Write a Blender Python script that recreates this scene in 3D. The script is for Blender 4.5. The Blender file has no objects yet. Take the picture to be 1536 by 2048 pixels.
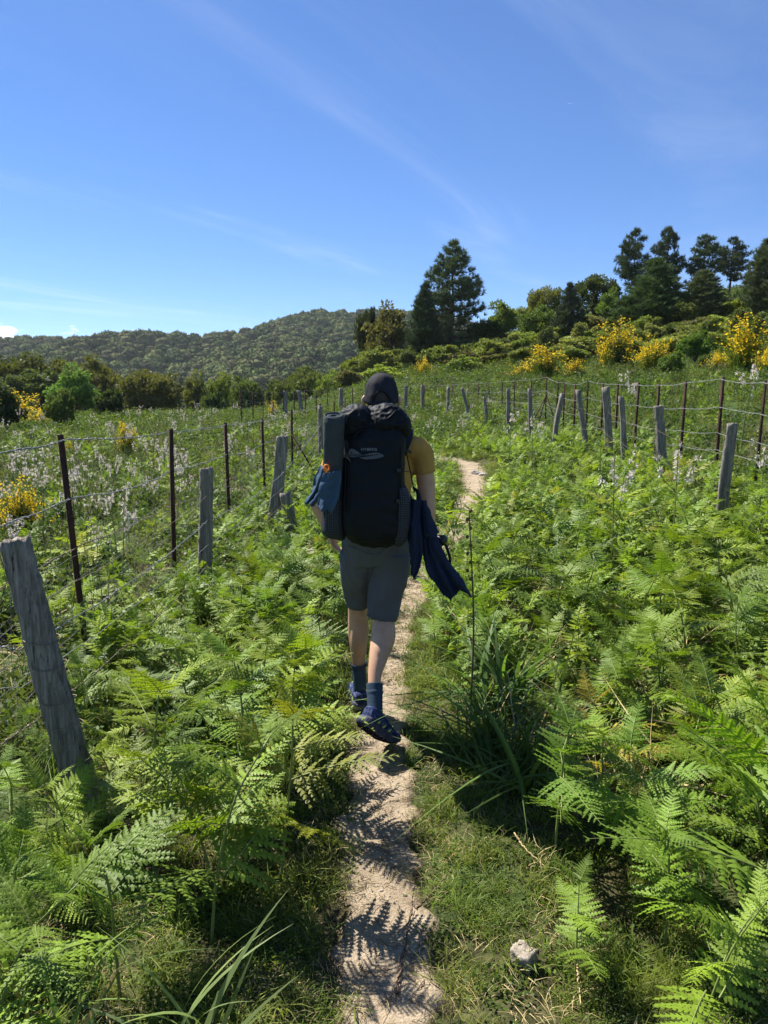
import bpy, bmesh, math, random
import numpy as np
from mathutils import Vector, Matrix, Euler, noise as mnoise

scene = bpy.context.scene
COL = scene.collection
R = math.radians

# ------------------------------------------------------------------ camera
CAM_Z, F_PX, PITCH = 1.68, 1470.0, R(8.66)          # focal length in pixels of the 1536x2048 photograph
cam_d = bpy.data.cameras.new('camera')
cam_d.sensor_fit = 'VERTICAL'
cam_d.sensor_height = 24.0
cam_d.lens = 24.0 * F_PX / 2048.0
cam_d.clip_start, cam_d.clip_end = 0.05, 6000
cam = bpy.data.objects.new('camera', cam_d)
cam.location = (0, 0, CAM_Z)
cam.rotation_euler = (math.pi / 2 - PITCH, 0, 0)
COL.objects.link(cam)
scene.camera = cam

# ------------------------------------------------------------------ sun, sky, exposure
SUN_AZ, SUN_EL = R(-48), R(53)                       # azimuth from +Y, negative = to the left
sun_dir = Vector((math.sin(SUN_AZ) * math.cos(SUN_EL), math.cos(SUN_AZ) * math.cos(SUN_EL), math.sin(SUN_EL)))
sun_d = bpy.data.lights.new('sun', 'SUN')
sun_d.energy, sun_d.angle, sun_d.color = 5.0, R(0.53), (1.0, 0.95, 0.87)
sun = bpy.data.objects.new('sun', sun_d)
sun.rotation_euler = sun_dir.to_track_quat('Z', 'Y').to_euler()
sun.location = (-20, 20, 40)
COL.objects.link(sun)

SKY_STRENGTH = 0.070
world = bpy.data.worlds.new('World')
scene.world = world
world.use_nodes = True
wn, wl = world.node_tree.nodes, world.node_tree.links
wn.clear()

def wnode(t, **kw):
    n = wn.new(t)
    for k, v in kw.items(): setattr(n, k, v)
    return n

def wmath(op, a, b=None, c=None):
    n = wn.new('ShaderNodeMath'); n.operation = op
    for i, v in enumerate((a, b, c)):
        if v is None: continue
        if isinstance(v, (int, float)): n.inputs[i].default_value = v
        else: wl.new(v, n.inputs[i])
    return n.outputs[0]

sky = wnode('ShaderNodeTexSky', sky_type='NISHITA')
sky.sun_disc = False
sky.sun_elevation, sky.sun_rotation = SUN_EL, SUN_AZ
sky.altitude, sky.air_density, sky.dust_density, sky.ozone_density = 1500, 0.9, 0.0, 4.0
tc = wnode('ShaderNodeTexCoord')
sep = wnode('ShaderNodeSeparateXYZ'); wl.new(tc.outputs['Generated'], sep.inputs[0])
dx, dy, dz = sep.outputs
hs = wnode('ShaderNodeHueSaturation'); hs.inputs['Saturation'].default_value = 1.2; hs.inputs['Value'].default_value = 1.0
wl.new(sky.outputs[0], hs.inputs['Color'])
tint = wnode('ShaderNodeMix', data_type='RGBA', blend_type='MULTIPLY'); tint.inputs[0].default_value = 1.0
tint.inputs['B'].default_value = (0.95, 0.97, 1.10, 1)
wl.new(hs.outputs[0], tint.inputs['A'])
# high cirrus on a plane overhead
zc = wmath('MAXIMUM', dz, 0.03)
cu, cv = wmath('DIVIDE', dx, zc), wmath('DIVIDE', dy, zc)
cmb = wnode('ShaderNodeCombineXYZ'); wl.new(cu, cmb.inputs[0]); wl.new(cv, cmb.inputs[1])
mp0 = wnode('ShaderNodeMapping'); mp0.inputs['Rotation'].default_value = (0, 0, R(-63))
mp = wnode('ShaderNodeMapping'); mp.inputs['Scale'].default_value = (0.16, 0.75, 1)
mp.inputs['Location'].default_value = (1.9, 7.7, 0)
wl.new(cmb.outputs[0], mp0.inputs[0]); wl.new(mp0.outputs[0], mp.inputs[0])
n1 = wnode('ShaderNodeTexNoise'); n1.inputs['Scale'].default_value = 1.0; n1.inputs['Detail'].default_value = 9; n1.inputs['Roughness'].default_value = 0.62
n1.inputs['Distortion'].default_value = 0.9
wl.new(mp.outputs[0], n1.inputs['Vector'])
n2 = wnode('ShaderNodeTexNoise'); n2.inputs['Scale'].default_value = 0.33; n2.inputs['Detail'].default_value = 3
wl.new(cmb.outputs[0], n2.inputs['Vector'])
r1 = wnode('ShaderNodeMapRange', interpolation_type='SMOOTHSTEP'); r1.inputs[1].default_value, r1.inputs[2].default_value = 0.47, 0.85
wl.new(n1.outputs['Fac'], r1.inputs[0])
r2 = wnode('ShaderNodeMapRange', interpolation_type='SMOOTHSTEP'); r2.inputs[1].default_value, r2.inputs[2].default_value = 0.40, 0.68
wl.new(n2.outputs['Fac'], r2.inputs[0])
cir = wmath('MULTIPLY', wmath('MULTIPLY', r1.outputs[0], r2.outputs[0]), 0.33)
# a thin veil everywhere
cir = wmath('ADD', wmath('ADD', cir, 0.035), wmath('MULTIPLY', r1.outputs[0], 0.10))
mixc = wnode('ShaderNodeMix', data_type='RGBA'); wl.new(cir, mixc.inputs[0]); wl.new(tint.outputs['Result'], mixc.inputs['A'])
mixc.inputs['B'].default_value = (8.0, 8.6, 9.6, 1)
# small cumulus low over the horizon, all the way round
az = wmath('ARCTAN2', dx, dy)
cmb2 = wnode('ShaderNodeCombineXYZ'); wl.new(wmath('ADD', wmath('MULTIPLY', az, 14), 2.35), cmb2.inputs[0]); wl.new(wmath('MULTIPLY', dz, 55), cmb2.inputs[1])
n3 = wnode('ShaderNodeTexNoise'); n3.inputs['Scale'].default_value = 1.0; n3.inputs['Detail'].default_value = 6; n3.inputs['Roughness'].default_value = 0.5
wl.new(cmb2.outputs[0], n3.inputs['Vector'])
band = wnode('ShaderNodeMapRange'); band.inputs[1].default_value, band.inputs[2].default_value, band.inputs[3].default_value, band.inputs[4].default_value = 0.080, 0.102, 0.06, -0.22
wl.new(dz, band.inputs[0])
r3 = wnode('ShaderNodeMapRange', interpolation_type='SMOOTHSTEP'); r3.inputs[1].default_value, r3.inputs[2].default_value = 0.50, 0.56
wl.new(wmath('ADD', n3.outputs['Fac'], band.outputs[0]), r3.inputs[0])
fl_ = wnode('ShaderNodeMapRange', interpolation_type='SMOOTHSTEP'); fl_.inputs[1].default_value, fl_.inputs[2].default_value = 0.03, 0.07
wl.new(dz, fl_.inputs[0])
low = wmath('MULTIPLY', wmath('MULTIPLY', r3.outputs[0], fl_.outputs[0]), 0.9)
mix2 = wnode('ShaderNodeMix', data_type='RGBA'); wl.new(low, mix2.inputs[0]); wl.new(mixc.outputs['Result'], mix2.inputs['A'])
mix2.inputs['B'].default_value = (11.5, 11.6, 11.8, 1)
bg = wnode('ShaderNodeBackground'); bg.inputs['Strength'].default_value = SKY_STRENGTH
wl.new(mix2.outputs['Result'], bg.inputs['Color'])
wo = wnode('ShaderNodeOutputWorld'); wl.new(bg.outputs[0], wo.inputs['Surface'])

scene.view_settings.view_transform = 'Standard'
scene.view_settings.look = 'None'
scene.view_settings.gamma = 1.0
scene.view_settings.use_curve_mapping = False
scene.view_settings.exposure = 1.1
scene.cycles.max_bounces = 4
scene.cycles.diffuse_bounces = 2
scene.cycles.adaptive_threshold = 0.02
scene.cycles.glossy_bounces = 2
scene.cycles.transmission_bounces = 3
scene.cycles.transparent_max_bounces = 4
scene.cycles.use_denoising = True
scene.cycles.sample_clamp_indirect = 6
scene.cycles.caustics_reflective = False
scene.cycles.caustics_refractive = False

# ------------------------------------------------------------------ helpers: pixel <-> place
CP, SP = math.cos(PITCH), math.sin(PITCH)
def at(px, py, Y):
    """the point at ground distance Y seen at a pixel of the 1536x2048 photograph"""
    xc, yc = (px - 768) / F_PX, (1024 - py) / F_PX
    d = (xc, CP + yc * SP, yc * CP - SP)
    t = Y / d[1]
    return Vector((d[0] * t, Y, CAM_Z + d[2] * t))

def smooth(a, b, x):
    t = np.clip((np.asarray(x, float) - a) / (b - a), 0, 1)
    return t * t * (3 - 2 * t)

def softpos(x, k):                                   # smooth max(0, x)
    x = np.asarray(x, float)
    return 0.5 * (x + np.sqrt(x * x + k * k)) - 0.0

def wav(x, y, s):
    return (np.sin(x * 1.7 * s + 1.3) * np.cos(y * 1.3 * s + .4) + .6 * np.sin(x * 3.1 * s - y * 2.3 * s + 2.1) + .35 * np.sin(x * 5.3 * s + y * 6.1 * s + .7)) / 1.95

PATH = None
def path_x(y):
    return np.interp(y, PATH[:, 1], PATH[:, 0])
def path_w(y):
    return np.interp(y, PATH[:, 1], PATH[:, 2])

def gz0(x, y):
    x, y = np.asarray(x, float), np.asarray(y, float)
    z = 0.030 * softpos(y - 6, 4)
    bank = 0.085 * np.clip(softpos(x - 1.2, .8), 0, 4.2)
    z = z + bank * smooth(2.5, 7, y)
    right = smooth(-9, 3, x - 0.02 * (y - 25))
    z = z + 0.26 * softpos(x - 6.0, 1.5) * smooth(0, 18, y) - 0.14 * softpos(x - 22, 5)
    z = z + 0.125 * softpos(y - 30, 6) * right
    z = z - 0.012 * softpos(-x - 6, 3) * smooth(0, 30, y)
    z = z - 0.35 * softpos(y - 78, 10)                # behind the crest the land falls to the valley
    z = z - 0.10 * softpos(y - 46, 6) * (1 - right)
    return z

def gz_far(x, y):
    """wooded ridge across the valley"""
    x, y = np.asarray(x, float), np.asarray(y, float)
    prof = 41 + 27 * np.exp(-((x + 42) / 60.0) ** 2) * (x < -42) + 26 * np.exp(-((x + 42) / 120.0) ** 2) * (x >= -42)
    prof = prof + 2.5 * np.sin(x / 41 + .8) + 1.2 * np.sin(x / 17.0)
    up = smooth(120, 640, y)
    down = 1 - 0.5 * smooth(660, 1100, y)
    z = -24 + (prof + 24) * (up ** 1.15) * down
    spur = 6 * np.sin(x / 55 + y / 140 + 1.0) + 4.5 * np.sin(x / 27 - y / 90)
    return z + spur * smooth(130, 330, y) * (1 - smooth(470, 640, y))

def gz(x, y):
    x, y = np.asarray(x, float), np.asarray(y, float)
    near = np.maximum(gz0(x, y), -24)
    t = smooth(105, 170, y)
    z = near * (1 - t) + gz_far(x, y) * t
    if PATH is not None:
        d = np.abs(x - path_x(y)) - path_w(y) * .5
        cut = (1 - smooth(-0.05, 0.22, d)) * smooth(-2, 0, y) * (1 - smooth(20, 24, y))
        z = z + 0.035 * wav(x, y, 1.4) * (1 - cut) * smooth(0, .5, np.abs(d)) - 0.06 * cut
        z = z + 0.10 * wav(x, y, .31) * smooth(1, 6, np.abs(x)) 
    return z

def gh(x, y): return float(gz(x, y))

def ground_hit(px, py):
    Y = np.arange(1.0, 90, .02)
    d = at(px, py, 1.0)
    below = CAM_Z + (d.z - CAM_Z) * Y <= gz0(d.x * Y, Y)
    return at(px, py, float(Y[np.argmax(below)]) if below.any() else 90.0)

rows = [(772, 2200, 205), (770, 2048, 190), (768, 1900, 175), (766, 1750, 155), (762, 1600, 142), (757, 1480, 122), (765, 1380, 90), (785, 1290, 66), (818, 1200, 56),
        (864, 1120, 52), (905, 1060, 54), (935, 1015, 56), (950, 975, 54), (950, 945, 50), (938, 925, 46)]
pp = []
for px, py, w in rows:
    p = ground_hit(px, py)
    depth = p.y * CP - (p.z - CAM_Z) * SP
    pp.append((p.x, p.y, w / F_PX * depth))
pp = [(pp[0][0], -6.0, pp[0][2])] + pp
PATH_END = pp[-1][1] + 2.6
pp.append((pp[-1][0] - .9, PATH_END, pp[-1][2] * .8))
PATH = np.array(pp)

# ------------------------------------------------------------------ helpers: meshes
class MB:
    """collects vertices and faces, then links them as ONE mesh object"""
    def __init__(s): s.v, s.f, s.n = [], [], 0
    def add(s, v, f, m=0):
        v = np.asarray(v, float).reshape(-1, 3); f = np.asarray(f, int)
        if len(f) == 0: return s
        s.v.append(v); s.f.append((f + s.n, m)); s.n += len(v); return s
    def addmb(s, o, M=None, mmap=None):
        if not o.v: return s
        v = np.concatenate(o.v)
        if M is not None:
            M = np.array(M); v = v @ M[:3, :3].T + M[:3, 3]
        for f, m in o.f: s.f.append((f + s.n, m if mmap is None else mmap))
        s.v.append(v); s.n += len(v); return s
    def mesh(s, name, mats, smooth_=False):
        me = bpy.data.meshes.new(name)
        v = np.concatenate(s.v)
        me.vertices.add(len(v)); me.vertices.foreach_set('co', v.astype(np.float32).ravel())
        idx = np.concatenate([f.ravel() for f, _ in s.f])
        cnt = np.concatenate([np.full(len(f), f.shape[1]) for f, _ in s.f])
        mi = np.concatenate([np.full(len(f), m) for f, m in s.f])
        me.loops.add(len(idx)); me.loops.foreach_set('vertex_index', idx.astype(np.int32))
        me.polygons.add(len(cnt))
        me.polygons.foreach_set('loop_start', (np.cumsum(cnt) - cnt).astype(np.int32))
        for m in (mats if isinstance(mats, (list, tuple)) else [mats]): me.materials.append(m)
        me.polygons.foreach_set('material_index', mi.astype(np.int32))
        if smooth_: me.polygons.foreach_set('use_smooth', np.ones(len(cnt), bool))
        me.update(calc_edges=True)
        return me
    def build(s, name, mats, parent=None, smooth_=False, color=None):
        return link(name, s.mesh(name, mats, smooth_), parent, color)

def link(name, data, parent=None, color=None):
    o = bpy.data.objects.new(name, data); COL.objects.link(o)
    if parent is not None: o.parent = parent
    if color is not None: o.color = (*color, 1)
    return o

def tag(o, label=None, cat=None, group=None, kind=None):
    if label: o['label'] = label
    if cat: o['category'] = cat
    if group: o['group'] = group
    if kind: o['kind'] = kind
    return o

def empty(name, loc=(0, 0, 0), rz=0, sc=1):
    o = link(name, None); o.location = loc; o.rotation_euler = (0, 0, rz); o.scale = (sc, sc, sc) if not isinstance(sc, tuple) else sc
    o.empty_display_size = .2
    return o

def catmull(pts, n):
    P = np.asarray(pts, float)
    if len(P) < 3: 
        t = np.linspace(0, 1, n)[:, None]; return P[0] * (1 - t) + P[-1] * t
    Q = np.vstack([2 * P[0] - P[1], P, 2 * P[-1] - P[-2]])
    out = []
    for t in np.linspace(0, len(P) - 1 - 1e-9, n):
        i = int(t); u = t - i
        a, b, c, d = Q[i], Q[i + 1], Q[i + 2], Q[i + 3]
        out.append(.5 * ((2 * b) + (-a + c) * u + (2 * a - 5 * b + 4 * c - d) * u * u + (-a + 3 * b - 3 * c + d) * u ** 3))
    return np.array(out)

def tube(pts, rad, n=8, m=None, ref=(0, 1, 0), cap=True, expo=2.0, mb=None, mat=0, flat=False):
    """tube through pts (resampled to m rings); rad: list of r or (a, b); b lies along ref"""
    P = np.asarray(pts, float)
    r = np.array([(q, q) if np.isscalar(q) else q for q in (rad if np.iterable(rad) else [rad] * len(P))], float)
    if m:
        t0 = np.linspace(0, 1, len(P)); P2 = catmull(P, m)
        r2 = catmull(np.c_[r, np.zeros(len(r))], m)[:, :2] if len(r) > 2 else np.c_[np.interp(np.linspace(0, 1, m), t0, r[:, 0]), np.interp(np.linspace(0, 1, m), t0, r[:, 1])]
        P, r = P2, np.maximum(r2, 1e-4)
    T = np.gradient(P, axis=0); T /= np.maximum(np.linalg.norm(T, axis=1, keepdims=True), 1e-9)
    ref = np.asarray(ref, float)
    B = ref[None] - T * (T @ ref)[:, None]
    bad = np.linalg.norm(B, axis=1) < .15
    if bad.any():
        alt = np.array([1., 0.02, 0.1]); Bb = alt[None] - T * (T @ alt)[:, None]; B[bad] = Bb[bad]
    B /= np.linalg.norm(B, axis=1, keepdims=True)
    A = np.cross(B, T)
    if flat: A = np.tile([1., 0, 0], (len(P), 1)); B = np.tile([0, 1., 0], (len(P), 1))
    th = np.linspace(0, 2 * np.pi, n, endpoint=False)
    c, s_ = np.cos(th), np.sin(th)
    if expo != 2.0:
        c = np.sign(c) * np.abs(c) ** (2 / expo); s_ = np.sign(s_) * np.abs(s_) ** (2 / expo)
    V = P[:, None] + A[:, None] * (r[:, 0, None, None] * c[None, :, None]) + B[:, None] * (r[:, 1, None, None] * s_[None, :, None])
    k = len(P)
    i = np.arange(k - 1)[:, None] * n; j = np.arange(n)[None]
    a = (i + j); b = (i + (j + 1) % n)
    F = np.stack([a, b, b + n, a + n], -1).reshape(-1, 4)
    mb = mb or MB()
    V = V.reshape(-1, 3)
    if cap:
        V = np.vstack([V, P[0], P[-1]])
        j = np.arange(n); e = k * n
        tri0 = np.stack([np.full(n, e), (j + 1) % n, j], -1)
        tri1 = np.stack([np.full(n, e + 1), (k - 1) * n + j, (k - 1) * n + (j + 1) % n], -1)
        base = mb.n
        mb.v.append(V); mb.f.append((F + base, mat)); mb.f.append((np.vstack([tri0, tri1]) + base, mat)); mb.n += len(V)
    else:
        mb.add(V, F, mat)
    return mb

def vnoise(v, scale, seed=0.0):
    return np.array([mnoise.noise(Vector((p[0] * scale + seed, p[1] * scale + seed * 1.7, p[2] * scale - seed))) for p in v])

def displace_me(me, amp, scale, seed=0, aniso=(1, 1, 1), ridge=False):
    n = len(me.vertices); co = np.empty(n * 3, np.float32); me.vertices.foreach_get('co', co); co = co.reshape(-1, 3)
    no = np.empty(n * 3, np.float32); me.vertices.foreach_get('normal', no); no = no.reshape(-1, 3)
    q = vnoise(co * np.array(aniso), scale, seed)
    if ridge: q = 1 - 2 * np.abs(q) - .6
    co = co + no * (amp * q)[:, None]
    me.vertices.foreach_set('co', co.astype(np.float32).ravel()); me.update()

def remeshed(mb, name, mats, voxel=.006, smooth_it=4, parent=None):
    me = mb.mesh(name, mats, True)
    tmp = bpy.data.objects.new('tmp', me); COL.objects.link(tmp)
    md = tmp.modifiers.new('r', 'REMESH'); md.mode = 'VOXEL'; md.voxel_size = voxel; md.use_smooth_shade = True
    if smooth_it:
        ms = tmp.modifiers.new('s', 'SMOOTH'); ms.iterations = smooth_it; ms.factor = .5
    dg = bpy.context.evaluated_depsgraph_get()
    ev = tmp.evaluated_get(dg)
    out = bpy.data.meshes.new_from_object(ev); out.name = name
    bpy.data.objects.remove(tmp); bpy.data.meshes.remove(me)
    out.materials.clear()
    for m in (mats if isinstance(mats, (list, tuple)) else [mats]): out.materials.append(m)
    return link(name, out, parent)

# ------------------------------------------------------------------ helpers: materials
MATS = {}
class NT:
    def __init__(s, name):
        s.m = bpy.data.materials.new(name); s.m.use_nodes = True; s.t = s.m.node_tree; s.t.nodes.clear()
        s.out = s.t.nodes.new('ShaderNodeOutputMaterial'); MATS[name] = s.m
    def n(s, t, **kw):
        x = s.t.nodes.new(t)
        for k, v in kw.items():
            if k.startswith('i_'):
                key = k[2:].replace('_', ' ')
                x.inputs[key].default_value = v
            else: setattr(x, k, v)
        return x
    def l(s, a, b): s.t.links.new(a, b)
    def math(s, op, a, b=0.0, c=None):
        x = s.t.nodes.new('ShaderNodeMath'); x.operation = op
        for i, v in enumerate((a, b, c)):
            if v is None: continue
            if isinstance(v, (int, float)): x.inputs[i].default_value = v
            else: s.l(v, x.inputs[i])
        return x.outputs[0]
    def ramp(s, fac, stops):
        x = s.t.nodes.new('ShaderNodeValToRGB'); e = x.color_ramp.elements
        while len(e) < len(stops): e.new(.5)
        for el, (p, c) in zip(e, stops): el.position = p; el.color = (*c, 1)
        s.l(fac, x.inputs[0]); return x.outputs[0]
    def noise(s, scale, detail=4, rough=.55, vec=None, dist=0):
        x = s.n('ShaderNodeTexNoise'); x.inputs['Scale'].default_value = scale; x.inputs['Detail'].default_value = detail
        x.inputs['Roughness'].default_value = rough; x.inputs['Distortion'].default_value = dist
        if vec is not None: s.l(vec, x.inputs['Vector'])
        return x.outputs['Fac']
    def mix(s, fac, a, b, blend='MIX'):
        x = s.t.nodes.new('ShaderNodeMix'); x.data_type = 'RGBA'; x.blend_type = blend
        for k, v in ((0, fac), ('A', a), ('B', b)):
            if isinstance(v, (int, float)): x.inputs[k].default_value = v
            elif isinstance(v, tuple): x.inputs[k].default_value = (*v, 1)
            else: s.l(v, x.inputs[k])
        return x.outputs['Result']
    def coord(s, which='Object', scale=None):
        t = s.n('ShaderNodeTexCoord'); o = t.outputs[which]
        if scale:
            m = s.n('ShaderNodeMapping'); m.inputs['Scale'].default_value = scale; s.l(o, m.inputs[0]); o = m.outputs[0]
        return o
    def principled(s, color, rough=.6, spec=.3, bump=None, bump_d=.01, bump_s=.6, metal=0, alpha=None):
        p = s.n('ShaderNodeBsdfPrincipled')
        for k, v in (('Base Color', color), ('Roughness', rough), ('Specular IOR Level', spec), ('Metallic', metal)):
            if isinstance(v, (int, float)): p.inputs[k].default_value = v
            elif isinstance(v, tuple): p.inputs[k].default_value = (*v, 1)
            else: s.l(v, p.inputs[k])
        if alpha is not None: s.l(alpha, p.inputs['Alpha'])
        if bump is not None:
            b = s.n('ShaderNodeBump'); b.inputs['Distance'].default_value = bump_d; b.inputs['Strength'].default_value = bump_s
            s.l(bump, b.inputs['Height']); s.l(b.outputs[0], p.inputs['Normal'])
        s.l(p.outputs[0], s.out.inputs[0]); return p

LEAF_ARGS = {}
def leaf_material(name, transl=.42, rough=.45, spec=.35, vary=.35, yellow=(1.35, 1.35, .55), noise_scale=3.0, gain=1.6, fixed=None):
    """colour comes from the object's own colour; light shines through the blade"""
    if fixed is None: LEAF_ARGS[name] = (transl, rough, spec, vary, yellow, noise_scale, gain)
    s = NT(name)
    oi = s.n('ShaderNodeObjectInfo')
    nz = s.noise(noise_scale, 3, .6, s.coord('Object'))
    f = s.math('ADD', s.math('MULTIPLY', oi.outputs['Random'], .55), s.math('MULTIPLY', nz, .9))
    f = s.math('SUBTRACT', f, .22)
    v = s.math('ADD', s.math('MULTIPLY', f, 2 * vary), 1 - vary)
    grey = s.n('ShaderNodeCombineColor')
    for k in range(3): s.l(v, grey.inputs[k])
    c = s.mix(1.0, oi.outputs['Color'] if fixed is None else tuple(fixed), grey.outputs[0], 'MULTIPLY')
    yel = s.mix(1.0, c, tuple(y for y in yellow), 'MULTIPLY')
    hue = s.mix(s.math('MULTIPLY', oi.outputs['Random'], .55), c, yel)
    p = s.n('ShaderNodeBsdfPrincipled'); s.l(hue, p.inputs['Base Color'])
    p.inputs['Roughness'].default_value = rough; p.inputs['Specular IOR Level'].default_value = spec
    t = s.n('ShaderNodeBsdfTranslucent')
    tcol = s.mix(1.0, yel, (gain, gain, gain * .8), 'MULTIPLY'); s.l(tcol, t.inputs['Color'])
    m = s.n('ShaderNodeMixShader'); m.inputs[0].default_value = transl
    s.l(p.outputs[0], m.inputs[1]); s.l(t.outputs[0], m.inputs[2]); s.l(m.outputs[0], s.out.inputs[0])
    return s.m

LEAF = leaf_material('fern_leaf', .29, .52, .24, .45, (1.32, 1.32, .5))
GRASS = leaf_material('grass_blade', .32, .55, .2, .4)
TREE_LEAF = leaf_material('tree_leaf', .28, .6, .15, .45, noise_scale=.9, gain=1.3)
NEEDLE = leaf_material('pine_needle', .16, .6, .2, .4, yellow=(1.1, 1.15, .8), noise_scale=.8, gain=1.1)
FAR_LEAF = leaf_material('far_leaf', .06, .9, .03, .55, yellow=(1.25, 1.2, .8), noise_scale=.15, gain=1.1)

def plain(name, color, rough=.6, spec=.3, var=.18, nscale=30, bump_d=.0, metal=0):
    s = NT(name); nz = s.noise(nscale, 5, .6, s.coord('Object'))
    lo, hi = tuple(c * (1 - var) for c in color), tuple(min(1, c * (1 + var)) for c in color)
    c = s.ramp(nz, [(.3, lo), (.7, hi)])
    s.principled(c, rough, spec, nz if bump_d else None, bump_d, .7, metal)
    return s.m

STEM = plain('green_stem', (.16, .20, .05), .5)
BROWN_STEM = plain('brown_stem', (.11, .075, .04), .7)
BARK = plain('bark', (.10, .075, .055), .9, .1, .4, 9, .02)
PETAL = leaf_material('white_petal', .35, .6, .2, .06, (1, .97, .95), 3, 1.05, fixed=(.70, .63, .62))
YELLOW = leaf_material('broom_flower', .35, .6, .2, .15, (1, .95, .8), 4, 1.1, fixed=(.86, .62, .025))
STRAW = plain('straw', (.42, .32, .16), .7, .2, .3, 12)
# ================================================================== the setting
def ground_material():
    s = NT('ground_soil'); co = s.coord('Object')
    a = s.noise(1.1, 5, .6, co); b = s.noise(22, 6, .65, co); c = s.noise(.12, 3, .5, co)
    soil = s.ramp(b, [(.3, (.035, .028, .016)), (.55, (.085, .068, .034)), (.75, (.17, .135, .07))])
    moss = s.ramp(b, [(.3, (.022, .038, .010)), (.6, (.05, .085, .02)), (.8, (.10, .13, .04))])
    k = s.math('ADD', s.math('MULTIPLY', a, .6), s.math('MULTIPLY', c, .5))
    f = s.n('ShaderNodeMapRange', interpolation_type='SMOOTHSTEP'); f.inputs[1].default_value, f.inputs[2].default_value = .40, .62
    s.l(k, f.inputs[0])
    s.principled(s.mix(f.outputs[0], soil, moss), .95, .1, b, .03, .8)
    return s.m
def hill_material():
    s = NT('hill_scrub'); co = s.coord('Object')
    a = s.noise(.05, 6, .65, co)
    s.principled(s.ramp(a, [(.3, (.022, .032, .012)), (.6, (.04, .055, .02)), (.8, (.07, .075, .03))]), .95, .05)
    return s.m
def path_material():
    s = NT('sandy_path'); co = s.coord('Object')
    a = s.noise(4.2, 6, .68, co, .6); b = s.noise(130, 4, .7, co); c = s.noise(30, 6, .7, co)
    v = s.n('ShaderNodeTexVoronoi'); v.inputs['Scale'].default_value = 120; s.l(co, v.inputs['Vector'])
    base = s.ramp(a, [(.28, (.20, .155, .105)), (.5, (.34, .272, .190)), (.72, (.45, .37, .265))])
    grit = s.ramp(b, [(.32, (.55, .50, .45)), (.55, (1.0, 1.0, 1.0)), (.75, (1.25, 1.24, 1.2))])
    col = s.mix(.85, base, grit, 'MULTIPLY')
    pit = s.ramp(c, [(.30, (.35, .30, .26)), (.42, (1, 1, 1))])
    col = s.mix(.55, col, pit, 'MULTIPLY')
    h = s.math('ADD', s.math('MULTIPLY', b, .5), s.math('ADD', s.math('MULTIPLY', c, .8), s.math('MULTIPLY', v.outputs['Distance'], .4)))
    ea = s.n('ShaderNodeAttribute'); ea.attribute_name = 'edge'
    em = s.n('ShaderNodeMapRange', interpolation_type='SMOOTHSTEP'); em.inputs[1].default_value, em.inputs[2].default_value = .62, 1.02
    s.l(s.math('ADD', ea.outputs['Fac'], s.math('MULTIPLY', s.math('SUBTRACT', c, .5), .9)), em.inputs[0])
    col = s.mix(em.outputs[0], col, s.ramp(b, [(.3, (.06, .048, .03)), (.6, (.13, .105, .06)), (.8, (.2, .165, .10))]))
    s.principled(col, .95, .12, s.math('ADD', h, s.math('MULTIPLY', a, .8)), .010, .8)
    return s.m

def grid_sheet(xs, ys, name, mat, fn):
    X, Y = np.meshgrid(xs, ys)
    Z = fn(X, Y)
    nx, ny = len(xs), len(ys)
    i = np.arange(ny - 1)[:, None] * nx; j = np.arange(nx - 1)[None]
    a = i + j
    F = np.stack([a, a + 1, a + 1 + nx, a + nx], -1).reshape(-1, 4)
    return MB().add(np.stack([X, Y, Z], -1).reshape(-1, 3), F).build(name, mat, smooth_=True)

xs = np.unique(np.round(np.concatenate([np.linspace(-900, -60, 60), np.linspace(-60, -8, 70), np.linspace(-8, -2.5, 45), np.linspace(-2.5, 3, 140), np.linspace(3, 9, 45), np.linspace(9, 70, 70), np.linspace(70, 900, 50)]), 4))
ys1 = np.unique(np.round(np.concatenate([np.linspace(-40, -2, 14), np.linspace(-2, 9, 200), np.linspace(9, 30, 110), np.linspace(30, 110, 90)]), 4))
ys2 = np.unique(np.round(np.concatenate([np.linspace(110, 300, 45), np.linspace(300, 760, 80), np.linspace(760, 3000, 12)]), 4))
ground = tag(grid_sheet(xs, ys1, 'ground', ground_material(), gz), kind='structure')
hills = tag(grid_sheet(xs, ys2, 'hills', hill_material(), gz), kind='structure')

# ---- the path: a sheet with a ragged edge lying just above the ground
ny, nx = 520, 15
Yp = np.concatenate([np.linspace(-3, 6.5, 340), np.linspace(6.53, PATH_END, 180)])
U = np.linspace(-1, 1, nx)
ew_l = .5 + .10 * np.sin(Yp * 5.1) * np.sin(Yp * 2.3 + 1) + .06 * np.sin(Yp * 17 + 2) + .04 * np.sin(Yp * 41)
ew_r = .5 + .10 * np.sin(Yp * 4.3 + 2) * np.sin(Yp * 1.9) + .06 * np.sin(Yp * 19 + 1) + .04 * np.sin(Yp * 37 + 3)
PX, PW = path_x(Yp), path_w(Yp)
Xg = PX[:, None] + np.where(U[None] < 0, U[None] * (PW * ew_l)[:, None], U[None] * (PW * ew_r)[:, None]) * 1.12
Yg = np.repeat(Yp[:, None], nx, 1)
Zg = gz(Xg, Yg) + .022 + .012 * (1 - U[None] ** 2) * (.6 * wav(Xg, Yg, 9) + .5 * wav(Xg + 3, Yg, 19)) - .035 * (np.abs(U[None]) > .95)
i = np.arange(ny - 1)[:, None] * nx; j = np.arange(nx - 1)[None]; a = i + j
tag(MB().add(np.stack([Xg, Yg, Zg], -1).reshape(-1, 3), np.stack([a, a + 1, a + 1 + nx, a + nx], -1).reshape(-1, 4)).build('path', path_material(), smooth_=True), kind='structure')
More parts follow.
